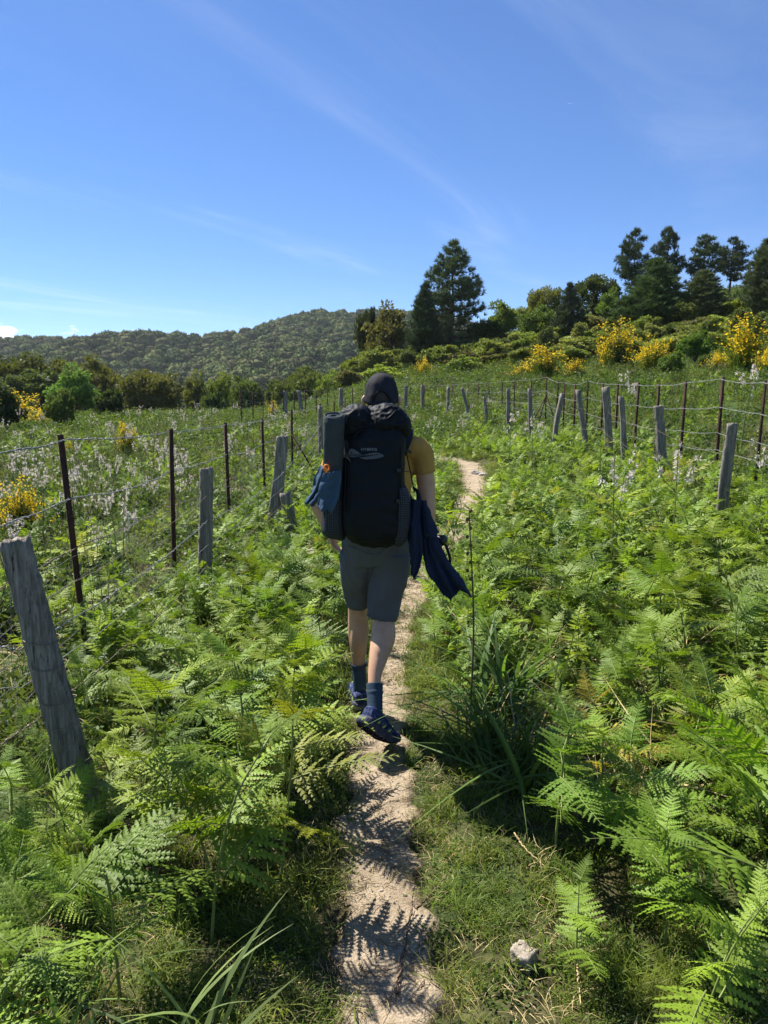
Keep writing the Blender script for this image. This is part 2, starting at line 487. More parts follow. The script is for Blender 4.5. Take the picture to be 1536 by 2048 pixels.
pa = bpy.data.objects['path'].data.attributes.new('edge', 'FLOAT', 'POINT'); pa.data.foreach_set('value', np.tile(np.abs(U), ny).astype(np.float32))

# ------------------------------------------------------------------ scattering of what nobody could count
def source_collection(name, meshes, colors):
    c = bpy.data.collections.new(name)                # never linked to the scene: only a source of shapes
    for k, (me, cl) in enumerate(zip(meshes, colors)):
        me = me.copy()                                # instances do not carry an object colour: give each source its own tone
        for i, m in enumerate(me.materials):
            if m.name in LEAF_ARGS:
                key = m.name + '_%d_%d_%d' % tuple(int(c_ * 1000) for c_ in cl)
                me.materials[i] = MATS.get(key) or leaf_material(key, *LEAF_ARGS[m.name], fixed=cl)
        o = bpy.data.objects.new(f'{name}_{k}', me); o.color = (*cl, 1); c.objects.link(o)
    return c

def scatter(name, coll, pts, rot, scl, idx):
    n = len(pts)
    me = bpy.data.meshes.new(name); me.vertices.add(n)
    me.vertices.foreach_set('co', np.asarray(pts, np.float32).ravel())
    a = me.attributes.new('rot', 'FLOAT_VECTOR', 'POINT'); a.data.foreach_set('vector', np.asarray(rot, np.float32).ravel())
    a = me.attributes.new('scl', 'FLOAT', 'POINT'); a.data.foreach_set('value', np.asarray(scl, np.float32))
    a = me.attributes.new('idx', 'INT', 'POINT'); a.data.foreach_set('value', np.asarray(idx, np.int32))
    me.update()
    o = link(name, me)
    ng = bpy.data.node_groups.new(name, 'GeometryNodeTree')
    ng.interface.new_socket('Geometry', in_out='INPUT', socket_type='NodeSocketGeometry')
    ng.interface.new_socket('Geometry', in_out='OUTPUT', socket_type='NodeSocketGeometry')
    N, L = ng.nodes, ng.links
    gi, go = N.new('NodeGroupInput'), N.new('NodeGroupOutput')
    ci = N.new('GeometryNodeCollectionInfo'); ci.inputs['Collection'].default_value = coll
    ci.inputs['Separate Children'].default_value = True; ci.inputs['Reset Children'].default_value = True
    ip = N.new('GeometryNodeInstanceOnPoints'); ip.inputs['Pick Instance'].default_value = True
    def attr(nm, dt):
        x = N.new('GeometryNodeInputNamedAttribute'); x.data_type = dt; x.inputs['Name'].default_value = nm
        return x.outputs['Attribute']
    L.new(gi.outputs[0], ip.inputs['Points']); L.new(ci.outputs[0], ip.inputs['Instance'])
    L.new(attr('idx', 'INT'), ip.inputs['Instance Index']); L.new(attr('rot', 'FLOAT_VECTOR'), ip.inputs['Rotation']); L.new(attr('scl', 'FLOAT'), ip.inputs['Scale'])
    L.new(ip.outputs[0], go.inputs[0])
    md = o.modifiers.new('scatter', 'NODES'); md.node_group = ng
    return o

rng = np.random.default_rng(7)
def scatter_in(name, coll, nvar, pts2, smin, smax, tilt=.15, sink=0.0, zoff=None):
    pts2 = np.asarray(pts2); n = len(pts2)
    z = gz(pts2[:, 0], pts2[:, 1]) - sink
    rot = np.c_[rng.normal(0, tilt, n), rng.normal(0, tilt, n), rng.uniform(0, 6.283, n)]
    return scatter(name, coll, np.c_[pts2, z], rot, rng.uniform(smin, smax, n), rng.integers(0, nvar, n))

def in_frame(x, y, z, mx=90, my=90):
    dz_ = z - CAM_Z
    depth = y * CP - dz_ * SP; up = dz_ * CP + y * SP
    px = 768 + F_PX * x / np.maximum(depth, .01); py = 1024 - F_PX * up / np.maximum(depth, .01)
    return (depth > .2) & (px > -mx) & (px < 1536 + mx) & (py < 2048 + my)
# ================================================================== trees and shrubs
def rand_dirs(g, n):
    v = g.normal(size=(n, 3)); return v / np.linalg.norm(v, axis=1, keepdims=True)

def leaf_quads(g, P, size, up=.35, aspect=.55, mb=None, mat=0, out=None):
    """one pointed leaf (a folded kite) per point"""
    n = len(P)
    d = rand_dirs(g, n)
    if out is not None: d = d + out * .9
    d[:, 2] += up; d /= np.linalg.norm(d, axis=1, keepdims=True)
    w = np.cross(d, rand_dirs(g, n)); w /= np.maximum(np.linalg.norm(w, axis=1, keepdims=True), 1e-6)
    s = size * g.uniform(.6, 1.35, n)[:, None]
    a = P; b = P + d * s * .5 + w * s * aspect * .5; c = P + d * s; e = P + d * s * .5 - w * s * aspect * .5
    V = np.stack([a, b, c, e], 1).reshape(-1, 3)
    F = np.arange(n * 4).reshape(-1, 4)
    mb = mb or MB(); mb.add(V, F, mat); return mb

def needle_tufts(g, C, D, length, k, width, mb=None):
    """k thin needles fanning from each tuft centre C about direction D"""
    n = len(C)
    d = np.repeat(D, k, 0) + rand_dirs(g, n * k) * .75
    d /= np.linalg.norm(d, axis=1, keepdims=True)
    P = np.repeat(C, k, 0)
    w = np.cross(d, rand_dirs(g, n * k)); w /= np.maximum(np.linalg.norm(w, axis=1, keepdims=True), 1e-6)
    L = length * g.uniform(.6, 1.25, n * k)[:, None]
    V = np.stack([P - w * width, P + w * width, P + d * L], 1).reshape(-1, 3)
    mb = mb or MB(); mb.add(V, np.arange(n * k * 3).reshape(-1, 3)); return mb

def pine_meshes(seed, style):
    """unit pine, 1 high: trunk mesh, limb mesh, crown mesh"""
    g = np.random.default_rng(seed)
    tr = MB(); bend = g.normal(0, .012, (6, 2)); bend[0] = 0
    zz = np.linspace(0, .97, 6); cx = np.cumsum(bend, 0)
    tube(np.c_[cx, zz], np.linspace(.024, .004, 6), 9, 14, mb=tr)
    C, D = [], []
    prm = dict(broad=(.10, 16, 10, .36), tall=(.34, 15, 6, .25), young=(.03, 24, 9, .30))[style]
    z0, nw, nb, wmax = prm
    for k in range(nw):
        f = k / (nw - 1); z = z0 + (0.97 - z0) * f
        if style == 'broad': rad = wmax * min(1, .80 + f * 1.0) * (1 - f ** 1.9) ** .80 + .02
        elif style == 'tall': rad = wmax * (math.sin(math.pi * min(1, .25 + .75 * f)) ** .6) * (1.0 if g.random() > .2 else .6) + .03
        else: rad = wmax * (1 - f) ** .75 * min(1, .55 + f * 3) + .015
        px_, py_ = np.interp(z, zz, cx[:, 0]), np.interp(z, zz, cx[:, 1])
        for b in range(nb):
            if style == 'tall' and g.random() < .12: continue
            a = g.uniform(0, 6.283); r = rad * (g.uniform(.62, 1.12) if style != 'broad' else g.uniform(.82, 1.08))
            rise = dict(broad=.10, tall=.28, young=.42)[style] * r * g.uniform(.4, 1.6) + (.04 if style == 'broad' else 0) * f
            sag = -.12 * r if style == 'broad' else -.05 * r
            q = np.array([[px_, py_, z], [px_ + .5 * r * math.cos(a), py_ + .5 * r * math.sin(a), z + .5 * rise + sag], [px_ + r * math.cos(a), py_ + r * math.sin(a), z + rise]])
            tube(q, [.006 * (1.2 - f), .004 * (1.2 - f), .0015], 4, 5, mb=tr, cap=False)
            nt = max(6, int((33 if style != 'young' else 40) * r / wmax))
            t = g.uniform(.18 if style == 'young' else .35, 1.05, nt) ** .8
            c = catmull(q, 30)[np.clip((t * 29).astype(int), 0, 29)]
            sp = r * .17 * (1.25 - t)[:, None] + .012
            c = c + g.normal(0, 1, (nt, 3)) * sp * np.array([1, 1, .30 if style == 'broad' else .45])
            C.append(c)
            dd = np.tile([math.cos(a) * .6, math.sin(a) * .6, .55 if style != 'young' else 1.1], (nt, 1)); D.append(dd)
    C, D = np.concatenate(C), np.concatenate(D)
    cr = needle_tufts(g, C, D, .046 if style != 'young' else .05, 14, .0030)
    return tr.mesh('trunk', BARK, True), cr.mesh('crown', NEEDLE)

def broadleaf_meshes(seed, n_clump=60, per=95, leaf=.055, squash=1.0, base=0.0, hollow=.55, trunk=True):
    """unit tree / shrub: crown within radius .5, height 1; trunk with limbs and a crown of separate leaves"""
    g = np.random.default_rng(seed)
    tr = MB()
    d = rand_dirs(g, n_clump * 3); d = d[d[:, 2] > -.55][:n_clump]
    rr = g.uniform(hollow, 1.0, len(d))[:, None]
    lump = 1 + .22 * np.sin(d[:, :1] * 5 + seed) * np.cos(d[:, 1:2] * 4 + seed * 2) + .15 * np.sin(d[:, 2:3] * 7 + seed)
    ctr = d * rr * lump * np.array([.42, .42, .40 * squash]) + np.array([0, 0, .54])
    ctr[:, 2] = np.maximum(ctr[:, 2], .06)
    if trunk:
        tube([[0, 0, 0], [.02, .01, .2], [0, .02, .45]], [.035, .028, .02], 7, 8, mb=tr)
        for c in ctr[::4]:
            tube([[0, 0, .12 + .2 * g.random()], c * .5 + np.array([0, 0, .12]), c], [.016, .010, .003], 5, 6, mb=tr, cap=False)
    P, O = [], []
    for c in ctr:
        s = g.uniform(.055, .12)
        q = rand_dirs(g, per) * (g.uniform(.3, 1, per) ** .5)[:, None] * s * np.array([1.1, 1.1, .8])
        P.append(c + q); O.append(q / s)
    P, O = np.concatenate(P), np.concatenate(O)
    cr = leaf_quads(g, P, leaf, .25, .6, out=O)
    return (tr.mesh('trunk', BARK, True) if trunk else None), cr.mesh('crown', TREE_LEAF)

PINES = {st: [pine_meshes(11 + 7 * k + len(st), st) for k in range(2)] for st in ('broad', 'tall', 'young')}
BROAD = [broadleaf_meshes(31 + k, 64, 105, .052, sq) for k, sq in enumerate((1.0, 1.05, .95, 1.0))]
DENSE = [broadleaf_meshes(61 + k, 95, 100, .045, 1.0, hollow=.75) for k in range(3)]
BUSHM = [broadleaf_meshes(81 + k, 44, 100, .075, .9, hollow=.4) for k in range(4)]

def broom_meshes(seed):
    """unit broom: a fan of rush-like green twigs, yellow flowers along the upper ones"""
    g = np.random.default_rng(seed)
    n = 420
    a = g.uniform(0, 6.283, n); lean = np.abs(g.normal(0, .40, n)); L = g.uniform(.40, 1.08, n) * (.8 + .2 * np.sin(a * 3 + seed))
    tips = np.c_[np.cos(a) * np.sin(lean) * L * .85, np.sin(a) * np.sin(lean) * L * .85, np.cos(lean) * L]
    root = np.c_[np.cos(a) * .05, np.sin(a) * .05, np.zeros(n)] * g.uniform(0, 2.2, n)[:, None]
    mid = (root + tips) * .5 + g.normal(0, .03, (n, 3)); mid[:, 2] += .05
    w = np.cross(tips - root, rand_dirs(g, n)); w /= np.linalg.norm(w, axis=1, keepdims=True); w *= .006
    V = np.stack([root - w, root + w, mid + w * .8, mid - w * .8, tips], 1).reshape(-1, 3)
    b = np.arange(n)[:, None] * 5
    fo = MB().add(V, np.concatenate([b + 0, b + 1, b + 2, b + 3], 1))
    fo.f.append((np.concatenate([b + 3, b + 2, b + 4], 1), 0))
    # side twigs
    m = 1500; k = g.integers(0, n, m); t = g.uniform(.35, .95, m)[:, None]
    p = root[k] * (1 - t) + tips[k] * t + (mid[k] - (root[k] + tips[k]) * .5) * (1 - (2 * t - 1) ** 2)
    leaf_quads(g, p, .085, .8, .13, mb=fo)
    sel = np.where(g.random(n) < .75)[0]
    m = 3200; k = sel[g.integers(0, len(sel), m)]; t = (g.uniform(.5, 1.0, m) ** .7)[:, None]
    patch = np.sin(a[k] * 2 + seed) + .7 * np.sin(a[k] * 5 + 2 * seed) + g.normal(0, .5, m)
    keep = patch > -.3; k, t = k[keep], t[keep]
    p = root[k] * (1 - t) + tips[k] * t + (mid[k] - (root[k] + tips[k]) * .5) * (1 - (2 * t - 1) ** 2) + g.normal(0, .022, (len(k), 3))
    fl = leaf_quads(g, p, .033, .2, .8)
    return fo.mesh('foliage', TREE_LEAF), fl.mesh('flowers', YELLOW)
BROOM = [broom_meshes(5 + k) for k in range(4)]

def place_base(px, py_base, Y):
    p = at(px, py_base, Y); z = gh(p.x, Y)
    return p.x, z

def put_pine(px, top, Y, style, var, label, color=(.040, .058, .026), wide=1.0, group=None, rz=0):
    color = tuple(c * f_ for c, f_ in zip(color, (2.3, 2.15, 2.3))); hw = wide
    x = at(px, top, Y).x; z0 = gh(x, Y) - .1; h = at(px, top, Y).z - z0
    wide = hw / F_PX * Y / dict(broad=.36, tall=.27, young=.27)[style]
    e = empty('pine_tree', (x, Y, z0), rz, (wide, wide, h)); tag(e, label, 'pine', group)
    t, c = PINES[style][var]
    link('trunk', t, e); link('crown', c, e, color)
    return e

def put_broad(px, top, Y, hw, label, var=0, kind=BROAD, color=(.05, .075, .02), name='broadleaf_tree', cat='tree', group=None, rz=0, sink=.1):
    color = tuple(c * 1.6 for c in color)
    p = at(px, top, Y); z0 = gh(p.x, Y) - sink; h = p.z - z0
    w = hw * 2 / F_PX * Y
    e = empty(name, (p.x, Y, z0), rz, (w, w, h)); tag(e, label, cat, group)
    t, c = kind[var % len(kind)]
    if t is not None: link('trunk', t, e)
    link('crown', c, e, color)
    return e

def put_broom(px, top, Y, hw, label, var=0, rz=0, color=(.085, .125, .034), group=None, base=None):
    if base:
        q = ground_hit(px, base); Y = q.y if 8 < q.y < 60 else Y
    p = at(px, top, Y); z0 = gh(p.x, Y) - .08; w = hw * 2 / F_PX * Y * 1.35; h = min(max(.5, p.z - z0), 1.25 * w)
    e = empty('broom_shrub', (p.x, Y, z0), rz, (w, w, h / 1.02)); tag(e, label, 'shrub', group)
    f, y = BROOM[var % 4]
    link('foliage', f, e, color); link('flowers', y, e)['kind'] = 'stuff'
    return e

# ---- pines on the right-hand slope
put_pine(900, 490, 56, 'broad', 0, 'tallest dark pine with broad layered crown, standing alone above the hiker', wide=72, rz=.4)
put_pine(848, 568, 53, 'young', 0, 'slim dark young pine touching the left side of the tallest pine', (.034, .052, .024), 36, rz=1)
put_pine(1275, 457, 50, 'tall', 0, 'open crowned pine, left one of the pair above the dense dark conifer', (.036, .052, .024), 31)
put_pine(1338, 454, 52, 'tall', 1, 'open crowned pine, right one of the pair above the dense dark conifer', (.036, .052, .024), 29, rz=2)
put_pine(1414, 470, 51, 'tall', 1, 'spreading pine behind the grey green young conifer at far right', (.036, .052, .024), 34, rz=4)
put_pine(1466, 474, 53, 'tall', 0, 'spreading pine with bare gaps, last of the tall pines towards the right', (.036, .052, .024), 30, rz=5.2)
put_pine(1300, 520, 44, 'young', 1, 'wide dense dark green conifer in front of the paired tall pines', (.034, .054, .022), 68, rz=.3)
put_pine(1412, 540, 43, 'young', 0, 'grey green young conifer right of the wide dense conifer', (.050, .066, .034), 54, rz=2.2)
put_pine(1545, 478, 40, 'young', 1, 'bushy young pine cut off by the right edge of the picture', (.052, .068, .034), 50, rz=3.1)
put_pine(1140, 568, 47, 'young', 0, 'narrow grey green conifer between rounded bushes on the slope', (.046, .062, .032), 34, rz=5)

# ---- broadleaf trees on the slope
DG, OL, LG, BRN, YG = (.034, .055, .016), (.070, .086, .028), (.085, .13, .032), (.072, .068, .030), (.10, .125, .030)
slope = [
 (736, 598, 62, 24, 'slender dark tree at the left end of the slope treeline', 0, BROAD, (.036, .048, .020)),
 (775, 614, 60, 52, 'brownish low tree between the slender dark tree and the young pine', 1, BROAD, BRN),
 (1008, 600, 58, 34, 'light olive leafy tree just right of the tallest pine', 2, BROAD, (.070, .095, .026)),
 (1045, 612, 60, 34, 'smaller olive tree behind the light olive leafy tree', 3, BROAD, OL),
 (975, 640, 56, 42, 'dark low tree under the right flank of the tallest pine', 3, BROAD, DG),
 (1092, 566, 54, 36, 'brown tinted round topped tree left of the narrow conifer', 0, DENSE, (.075, .078, .030)),
 (1195, 544, 54, 46, 'dark round topped evergreen tree right of the narrow conifer', 1, DENSE, (.034, .048, .018)),
 (1085, 610, 50, 48, 'mid green rounded tree below the brown tinted tree', 2, DENSE, (.055, .082, .024)),
 (1225, 585, 48, 34, 'fresh green bush between the dark evergreen and the wide conifer', 1, BROAD, LG),
 (1500, 590, 42, 55, 'yellowish green tree beside the bushy young pine at right edge', 2, BROAD, YG),
 (1365, 600, 42, 36, 'dull green tree filling the gap between the two young conifers', 3, BROAD, OL),
]
for k, (px, top, Y, hw, lb, v, kd, cl) in enumerate(slope): put_broad(px, top, Y, hw, lb, v, kd, cl, rz=k * 1.3)

# ---- shrubs clothing the slope
gS = np.random.default_rng(3)
shrub_lab = 'low green shrub in the thicket below the pines on the right slope'
rows_s = [(705, 705, 56), (750, 690, 55), (800, 690, 53), (845, 700, 50), (700, 735, 50), (760, 728, 47), (900, 690, 50), (950, 682, 52), (1000, 670, 50), (1040, 660, 52), (990, 700, 44), (940, 715, 42),
          (1050, 690, 43), (1100, 655, 46), (1150, 640, 47), (1150, 672, 40), (1195, 625, 45), (1195, 660, 37), (1245, 632, 43), (1300, 635, 41), (1345, 640, 40), (1345, 668, 33), (1395, 632, 38),
          (1440, 630, 38), (1430, 660, 31), (1475, 640, 33), (1530, 635, 33), (880, 728, 42), (1010, 722, 38), (820, 735, 42), (1270, 650, 36), (1120, 690, 37)]
def part_of_slope(px):
    return 'left part of the thicket, under the tallest pine' if px < 960 else 'middle of the thicket, left of the dense dark conifer' if px < 1230 else 'right part of the thicket, under the paired tall pines'
for k, (px, top, Y) in enumerate(rows_s):
    q = ground_hit(px, min(top + 62, 738)); Y = max(Y, q.y + 2) if q.y < 66 else Y
    shrub_lab = 'low green shrub in the ' + part_of_slope(px)
    c = [(.088, .105, .036), (.110, .132, .044), (.072, .094, .036), (.135, .150, .062), (.090, .092, .048), (.125, .155, .044)][k % 6]
    put_broad(px, top, Y, gS.uniform(30, 48), shrub_lab, k, BUSHM, c, 'leafy_shrub', 'shrub', 'shrubs in the ' + part_of_slope(px).split(',')[0], rz=k * .9)
gB = np.random.default_rng(8)
for k, px in enumerate(range(712, 1536, 27)):                 # olive belt between the brooms and the pines
    base = np.interp(px, [700, 950, 1200, 1536], [745, 735, 708, 690]) + gB.uniform(-14, 16); hgt = gB.uniform(34, 80)
    q = ground_hit(px, base)
    if q.y > 70 or k % 4 == 3: continue
    c = [(.125, .145, .050), (.090, .112, .038), (.150, .160, .066), (.115, .150, .044), (.075, .092, .038)][k % 5]
    where = 'tallest pine' if px < 960 else 'rounded trees' if px < 1230 else 'paired tall pines'
    put_broad(px, base - hgt, q.y, gB.uniform(26, 44), 'olive shrub in the belt on the slope below the ' + where, k + 1, BUSHM, c, 'leafy_shrub', 'shrub', 'olive shrubs below the ' + where, rz=k * 2.1)
put_broad(1395, 658, 30, 32, 'bright fresh green bush between two flowering brooms at right', 1, BUSHM, (.062, .105, .026), 'leafy_shrub', 'shrub')
put_broad(1345, 700, 29, 26, 'lighter green low bush in front of the bright fresh green bush', 2, BUSHM, (.080, .12, .036), 'leafy_shrub', 'shrub')
put_broad(930, 700, 46, 38, 'dull brown low bush right of the small lone broom', 3, BUSHM, (.06, .055, .030), 'leafy_shrub', 'shrub')

# ---- flowering brooms
brooms = [
 (846, 712, 40, 20, 'small round yellow broom alone below the tallest pine'),
 (1088, 680, 33, 44, 'wide broom with yellow top and green base behind the middle of fence'),
 (1048, 722, 31, 24, 'low yellow broom at the left foot of the wide broom'),
 (1150, 715, 31, 24, 'sparse low broom at the right foot of the wide broom'),
 (1238, 636, 32, 42, 'tall yellow broom on the slope with dark twiggy base'),
 (1306, 672, 30, 38, 'loose yellow green broom right of the tall twiggy based broom'),
 (1215, 665, 31, 20, 'narrow bright broom tucked against left side of tall yellow broom'),
 (1496, 622, 25, 62, 'largest broom, bright yellow all over, near the right edge'),
 (1440, 700, 26, 26, 'low broom spilling left from the foot of the largest broom'),
 (1535, 690, 23, 26, 'deep yellow broom cut by the right picture edge'),
 (30, 778, 20, 52, 'dense orange yellow gorse mound at the left edge under dark trees'),
 (75, 815, 18, 34, 'smaller orange yellow gorse in front of the dense mound at left'),
 (130, 812, 20, 12, 'tiny yellow gorse tuft right of the dense mound at left'),
 (248, 802, 19, 24, 'small yellow gorse with dark base in the left field'),
 (546, 773, 36, 12, 'small distant yellow broom beyond the far end of wire fence'),
 (664, 808, 17, 15, 'small yellow broom left of the hiker above the rolled mat'),
 (36, 950, 9, 45, 'yellow flowered loose bush just behind left wire fence'),
]
BASES = {846: 757, 1088: 757, 1048: 757, 1150: 754, 1238: 738, 1306: 745, 1215: 738, 1496: 742, 1440: 745, 1535: 750, 30: 850, 75: 852, 130: 832, 248: 832, 546: 788}
for k, (px, top, Y, hw, lb) in enumerate(brooms): put_broom(px, top, Y, hw, lb, k, k * 1.1, base=BASES.get(px))

# ---- evergreen trees beyond the left field
left_trees = [
 (40, 698, 62, 70, 'big dark holm oak at the left edge under the ridge', 0, DENSE, (.040, .046, .018)),
 (120, 712, 64, 60, 'dark holm oak with brown tinted top second from left edge', 1, DENSE, (.046, .050, .020)),
 (185, 712, 60, 48, 'rounded dark holm oak right of the two leftmost oaks', 2, DENSE, (.044, .046, .018)),
 (60, 735, 50, 60, 'grey green shaggy tree in front of the leftmost oak', 3, BROAD, (.050, .066, .030)),
 (140, 738, 46, 46, 'greener leafy tree in front of the rounded dark oak', 1, BROAD, (.046, .078, .026)),
 (296, 734, 58, 54, 'dome shaped brownish green tree standing alone in the left field', 0, DENSE, (.052, .054, .020)),
 (395, 752, 60, 30, 'small olive tree, left one of the cluster of three', 1, BROAD, (.075, .085, .030)),
 (440, 748, 62, 34, 'small olive tree, middle one of the cluster of three', 2, BROAD, (.062, .078, .026)),
 (490, 750, 60, 32, 'small olive tree, right one of the cluster of three', 3, BROAD, (.050, .068, .026)),
 (560, 748, 62, 30, 'low olive tree beside the distant yellow broom', 0, BROAD, (.056, .074, .026)),
 (612, 728, 62, 40, 'dark round tree behind the far fence left of hiker', 1, DENSE, (.048, .060, .022)),
 (655, 742, 60, 30, 'pale green tree right of the dark round tree', 2, BROAD, (.070, .092, .030)),
 (690, 740, 58, 26, 'small dark tree at the foot of the slope left of hiker', 2, DENSE, (.040, .056, .022)),
 (-60, 700, 60, 60, 'dark oak just past the left picture edge', 1, DENSE, (.042, .050, .020)),
]
for k, (px, top, Y, hw, lb, v, kd, cl) in enumerate(left_trees): put_broad(px, top, Y, hw * 1.2, lb, v, kd, tuple(c * 1.35 for c in cl), rz=k * 1.7, sink=.6)
lb_bush = 'low dark bush along the far edge of the left field'
for k, (px, top, Y, hw) in enumerate([(215, 768, 40, 30), (425, 780, 50, 26), (120, 775, 30, 30), (10, 770, 30, 34), (590, 772, 54, 24), (640, 776, 50, 22)]):
    put_broad(px, top, Y, hw, lb_bush, k, BUSHM, [(.042, .060, .024), (.05, .07, .03), (.062, .082, .028)][k % 3], 'leafy_shrub', 'shrub', 'bushes along the edge of the left field', rz=k, sink=.3)

# ---- far wood on the ridge: reads as one mass
def far_crown(seed):
    g = np.random.default_rng(seed)
    bm = bmesh.new(); bmesh.ops.create_icosphere(bm, subdivisions=4, radius=1)
    for v in bm.verts:
        p = v.co.copy(); o_ = Vector((seed * 3.1, 0, 0))
        q = mnoise.noise(p * 1.6 + o_) * .22 + (.5 - abs(mnoise.noise(p * 3.4 + o_))) * .34 + mnoise.noise(p * 9 + o_) * .14
        v.co = p * (.78 + q); v.co.x *= .46; v.co.y *= .46; v.co.z = v.co.z * .44 + .5
    V = np.array([v.co[:] for v in bm.verts]); F = np.array([[v.index for v in f.verts] for f in bm.faces]); bm.free()
    mb = MB().add(V, F)
    P = V[g.integers(0, len(V), 420)]; O = P - [0, 0, .45]; O /= np.linalg.norm(O, axis=1, keepdims=True)
    leaf_quads(g, P - O * .01, .075, .3, .8, out=O, mb=mb)
    return mb.mesh('far_crown', FAR_LEAF)
fc = source_collection('far_crown', [far_crown(k) for k in range(5)], [(.085, .108, .046), (.068, .090, .042), (.105, .122, .050), (.076, .102, .042), (.094, .100, .052)])
g = np.random.default_rng(21)
P = np.c_[g.uniform(-760, 330, 56000), g.uniform(150, 690, 56000)]
P = P[np.abs(P[:, 0] / P[:, 1] + .30) < .80]
P = P[g.random(len(P)) < .62 * np.clip(330 / P[:, 1], .35, 1.2)]
z = gz(P[:, 0], P[:, 1])
n = len(P)
sc = g.gamma(3.2, 1.7, n) + 2.2
tag(scatter('forest', fc, np.c_[P, z - .8], np.c_[np.zeros((n, 2)), g.uniform(0, 6.28, n)], np.clip(sc, 3.5, 12), g.integers(0, 5, n)),
    'dark green woodland covering the far ridge and hill', 'woodland', kind='stuff')
# ================================================================== fences
def wood_material():
    s = NT('weathered_wood'); co = s.coord('Object', (26, 26, 2.2)); co2 = s.coord('Object')
    a = s.noise(1.6, 7, .65, co, .6); b = s.noise(9, 4, .6, co2); c = s.noise(4.5, 3, .6, co, 1.5)
    col = s.ramp(a, [(.25, (.065, .056, .046)), (.48, (.20, .178, .148)), (.62, (.32, .29, .245)), (.8, (.44, .405, .345))])
    lich = s.ramp(b, [(.56, (1, 1, 1)), (.70, (.80, .95, .72))])
    crack = s.ramp(c, [(.30, (.22, .20, .18)), (.40, (1, 1, 1))])
    col = s.mix(1.0, s.mix(.6, col, lich, 'MULTIPLY'), crack, 'MULTIPLY')
    s.principled(col, .9, .15, s.math('ADD', a, s.math('MULTIPLY', c, .7)), .012, 1.0)
    return s.m
def rust_material():
    s = NT('rusty_iron'); co = s.coord('Object')
    a = s.noise(16, 6, .7, co)
    s.principled(s.ramp(a, [(.3, (.025, .013, .010)), (.55, (.055, .026, .017)), (.75, (.12, .055, .03))]), .85, .25, a, .003, .8)
    return s.m
WOOD, RUST = wood_material(), rust_material()
WIRE = plain('galvanised_wire', (.27, .27, .265), .5, .4, .15, 40, 0, .2)
OLD_WIRE = plain('old_rusty_wire', (.22, .17, .13), .6, .4, .35, 12, 0, .4)

def wooden_post(base, top, width, parent, seed, detail=1, label=None, depth=None, kink=0.0):
    """split chestnut post: uneven section, drying cracks, worn slanting top"""
    g = np.random.default_rng(seed)
    base, top = np.array(base), np.array(top)
    n, m = (26, 46) if detail > 1 else (16, 16)
    a, b = width / 2, (depth or width * .85) / 2
    t = np.linspace(0, 1, m)
    P = base + (top - base) * t[:, None]
    P[:, 0] += kink * np.sin(t * math.pi * 1.3) * .5 + .006 * np.sin(t * 7 + seed)
    th = np.linspace(0, 2 * np.pi, n, endpoint=False)
    prof = 1 + .10 * np.cos(3 * th + seed) + .07 * np.cos(5 * th + 2 * seed) + g.normal(0, .02, n)
    for q in g.integers(0, n, 3): prof[q] *= .84                        # long cracks
    V = np.empty((m, n, 3))
    for k in range(m):
        r = prof * (1.06 - .14 * t[k]) * (1 + .03 * math.sin(t[k] * 11 + seed))
        V[k] = P[k] + np.c_[a * r * np.cos(th), b * r * np.sin(th), np.zeros(n)]
    V[..., :2] += g.normal(0, .0012 * detail, (m, n, 2))
    slope_ = g.uniform(-.3, .3)
    V[-1, :, 2] += slope_ * (V[-1, :, 0] - P[-1, 0]) + g.normal(0, .006, n)
    V[-2, :, 2] += .6 * slope_ * (V[-2, :, 0] - P[-2, 0])
    i = np.arange(m - 1)[:, None] * n; j = np.arange(n)[None]
    F = np.stack([i + j, i + (j + 1) % n, i + (j + 1) % n + n, i + j + n], -1).reshape(-1, 4)
    # ragged top: inner ring and a sunk heart
    inner = P[-1] + (V[-1] - P[-1]) * .55 + np.c_[np.zeros((n, 2)), g.normal(-.006, .006, n)]
    heart = P[-1] + np.array([0, 0, -.008])
    allv = np.vstack([V.reshape(-1, 3), inner, heart[None]])
    o1 = (m - 1) * n; o2 = m * n; j = np.arange(n)
    F2 = np.stack([o1 + j, o1 + (j + 1) % n, o2 + (j + 1) % n, o2 + j], -1)
    F3 = np.stack([o2 + j, o2 + (j + 1) % n, np.full(n, o2 + n)], -1)
    mb = MB().add(allv - base, np.vstack([F, F2])); mb.f.append((F3, 0))
    o = mb.build('wooden_post', WOOD, parent, smooth_=False); o.location = base
    if label: o['label'] = label
    return o

def iron_post_mesh(h):
    """angle-iron stake with a notched top"""
    mb = MB(); w, t = .036, .006
    prof = np.array([[0, 0], [w, 0], [w, t], [t, t], [t, w], [0, w]]) - np.array([w * .35, w * .35])
    zz = [-.3, 0, h * .5, h]
    V = np.concatenate([np.c_[prof, np.full(6, z)] for z in zz])
    n = 6; k = len(zz); i = np.arange(k - 1)[:, None] * n; j = np.arange(n)[None]
    mb.add(V, np.stack([i + j, i + (j + 1) % n, i + (j + 1) % n + n, i + j + n], -1).reshape(-1, 4))
    mb.f.append((np.array([[18, 19, 20, 21]]), 0)); mb.f.append((np.array([[18, 21, 22, 23]]), 0))
    return mb.mesh('iron_post', RUST)
IRON = iron_post_mesh(1.0)

def iron_post(x, y, ztop, parent, lean=(0, 0), rz=0.6):
    z0 = gh(x, y); o = link('iron_post', IRON, parent)
    o.location = (x, y, z0); o.scale = (1, 1, max(.6, ztop - z0)); o.rotation_euler = (lean[0], lean[1], rz)
    return o

